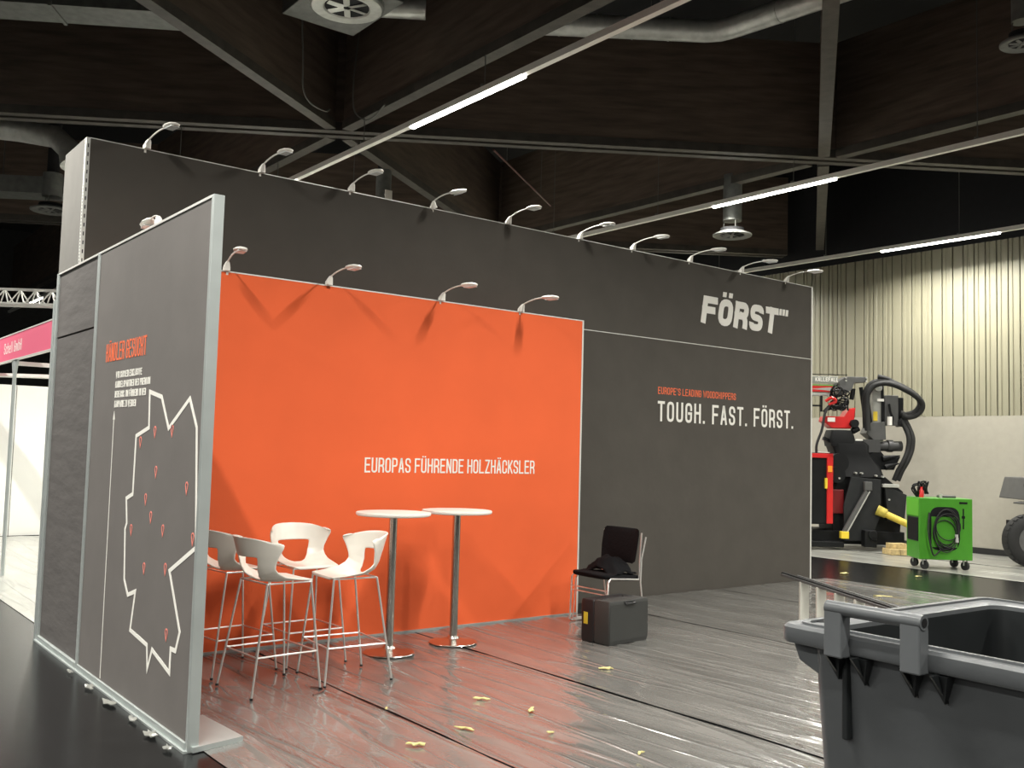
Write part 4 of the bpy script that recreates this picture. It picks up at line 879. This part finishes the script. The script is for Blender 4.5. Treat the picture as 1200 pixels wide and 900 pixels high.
def diffuser(loc, r, label, col_h=.5, fan=False, tag_=True):
    t = thing('swirl_diffuser', label, 'vent', loc, group='round ceiling air diffusers')
    x, y, z = loc
    MB().lathe([(r*.60, .02), (r*.62, -.01), (r*.95, -.03), (r, -.02), (r, .0), (r*.62, .05)], c=loc, n=40).build('ring', M_galv if fan else M_dustgalv, t, smooth=True)
    MB().lathe([(r*.60, -.006), (r*.60, .1)], c=loc, n=32).build('throat', M_ceil, t)
    MB().lathe([(r*.1, -.02), (r*.1, .0)], c=loc, n=16).build('hub', M_dustgalv, t)
    for k in range(8):
        a = 2*math.pi*k/8; d = Vector((math.cos(a), math.sin(a), 0)); s = Vector((-d.y, d.x, 0))
        MB().obox(Vector(loc) + d*r*.36 + Vector((0, 0, -.013)), d*r*.23, s*r*.06 + Vector((0, 0, .004)), (0, 0, .003)).build('blade', M_dustgalv, t)
    MB().cyl((x, y, z+.22), (x, y, z+.22+col_h), r*.48, n=24).build('collar', M_dustgalv, t, smooth=True)
    for k in range(3):
        a = 2*math.pi*k/3; MB().cyl((x + r*.45*math.cos(a), y + r*.45*math.sin(a), z+.03), (x + r*.42*math.cos(a), y + r*.42*math.sin(a), z+.24), .008, n=6).build('stay', M_cable, t)
    MB().cyl((x, y, z+.22+col_h), (x, y, 8.6), r*.30, n=16).build('riser', M_ceil, t)
    return t
diffuser((12.2, 10.03, 5.2), .31, 'round air diffuser hanging under the middle light row', .75)
diffuser((10.1, 4.53, 6.0), .22, 'round air diffuser cut by the right picture edge near the top', .4)
diffuser((3.72, 17.67, 5.5), .33, 'round air diffuser in the dark left of the tall wall', .4)
fz = 6.7; fc = (5.05, 9.78, fz)
fb = thing('fan_box', 'galvanised fan box with round swirl outlet at the picture top', 'vent', fc)
MB().box((4.60, 9.35, fz+.02), (5.55, 10.55, fz+.55)).build('housing', M_dustgalv, fb, bevel=.01)
MB().lathe([(.25, -.03), (.27, -.05), (.40, -.05), (.42, -.03), (.42, .03)], c=fc, n=40).build('ring', M_galv, fb, smooth=True)
MB().lathe([(.255, -.035), (.255, -.02)], c=fc, n=32).build('throat', M_ceil, fb)
for k in range(6):
    a = 2*math.pi*k/6; d = Vector((math.cos(a), math.sin(a), 0)); s = Vector((-d.y, d.x, 0))
    MB().obox(Vector(fc) + d*.14 + Vector((0, 0, -.042)), d*.10, s*.035 + Vector((0, 0, .006)), (0, 0, .003)).build('blade', M_galv, fb)
MB().cyl((5.55, 9.9, fz+.18), (6.0, 9.6, fz+.18), .13, n=24).build('outlet_pipe', M_galv, fb, smooth=True)
for a, b in ((4.65, 9.4), (5.5, 10.5)): MB().cyl((a, b, fz+.5), (a, b, 8.6), .01, n=6).build('hanger', M_cable, fb)
cp = thing('drop_pipe', 'dark round drop pipe with white label behind the tall wall top', 'duct', (7.58, 13.2, 4.2))
MB().cyl((7.58, 13.2, 4.3), (7.58, 13.2, 6.0), .12, n=20).build('pipe', M_dustgalv, cp, smooth=True)
MB().box((7.54, 13.06, 5.30), (7.66, 13.08, 5.66)).build('label_plate', M_print_w, cp)
MB().cyl((7.58, 13.2, 6.0), (7.58, 13.2, 8.6), .10, n=16).build('riser', M_ceil, cp)
sp = thing('sprinkler_pipe', 'thin dark red pipe running under the roof behind the long girder', 'pipe', (9.6, 12.2, 6.0))
MB().cyl((8.32, 11.3, 6.05), (10.86, 13.0, 5.98), .014, n=10).build('pipe', M_redpipe, sp, smooth=True)
for k in (.2, .8): MB().cyl((8.32+2.54*k, 11.3+1.7*k, 6.05-.07*k), (8.32+2.54*k, 11.3+1.7*k, 8.6), .005, n=6).build('hanger', M_cable, sp)
for pts, lb in (([(4.92, 10.75, 7.6), (4.98, 10.8, 6.8), (5.02, 10.82, 6.35), (5.05, 10.85, 6.02), (5.2, 10.95, 5.9), (5.5, 11.15, 5.92), (5.62, 11.25, 6.0)], 'loose grey cable hanging over the left girder'),
                ([(6.02, 11.2, 7.6), (5.96, 11.2, 6.9), (5.92, 11.2, 6.4), (5.95, 11.2, 6.05), (6.05, 11.1, 5.92), (6.08, 10.9, 5.92), (6.06, 10.6, 5.99)], 'loose grey cable hanging at the left beam crossing')):
    tag(MB().tube(spline(pts, 6), .011, 6).build('loose_cable', M_cable, smooth=True), lb, 'cable')
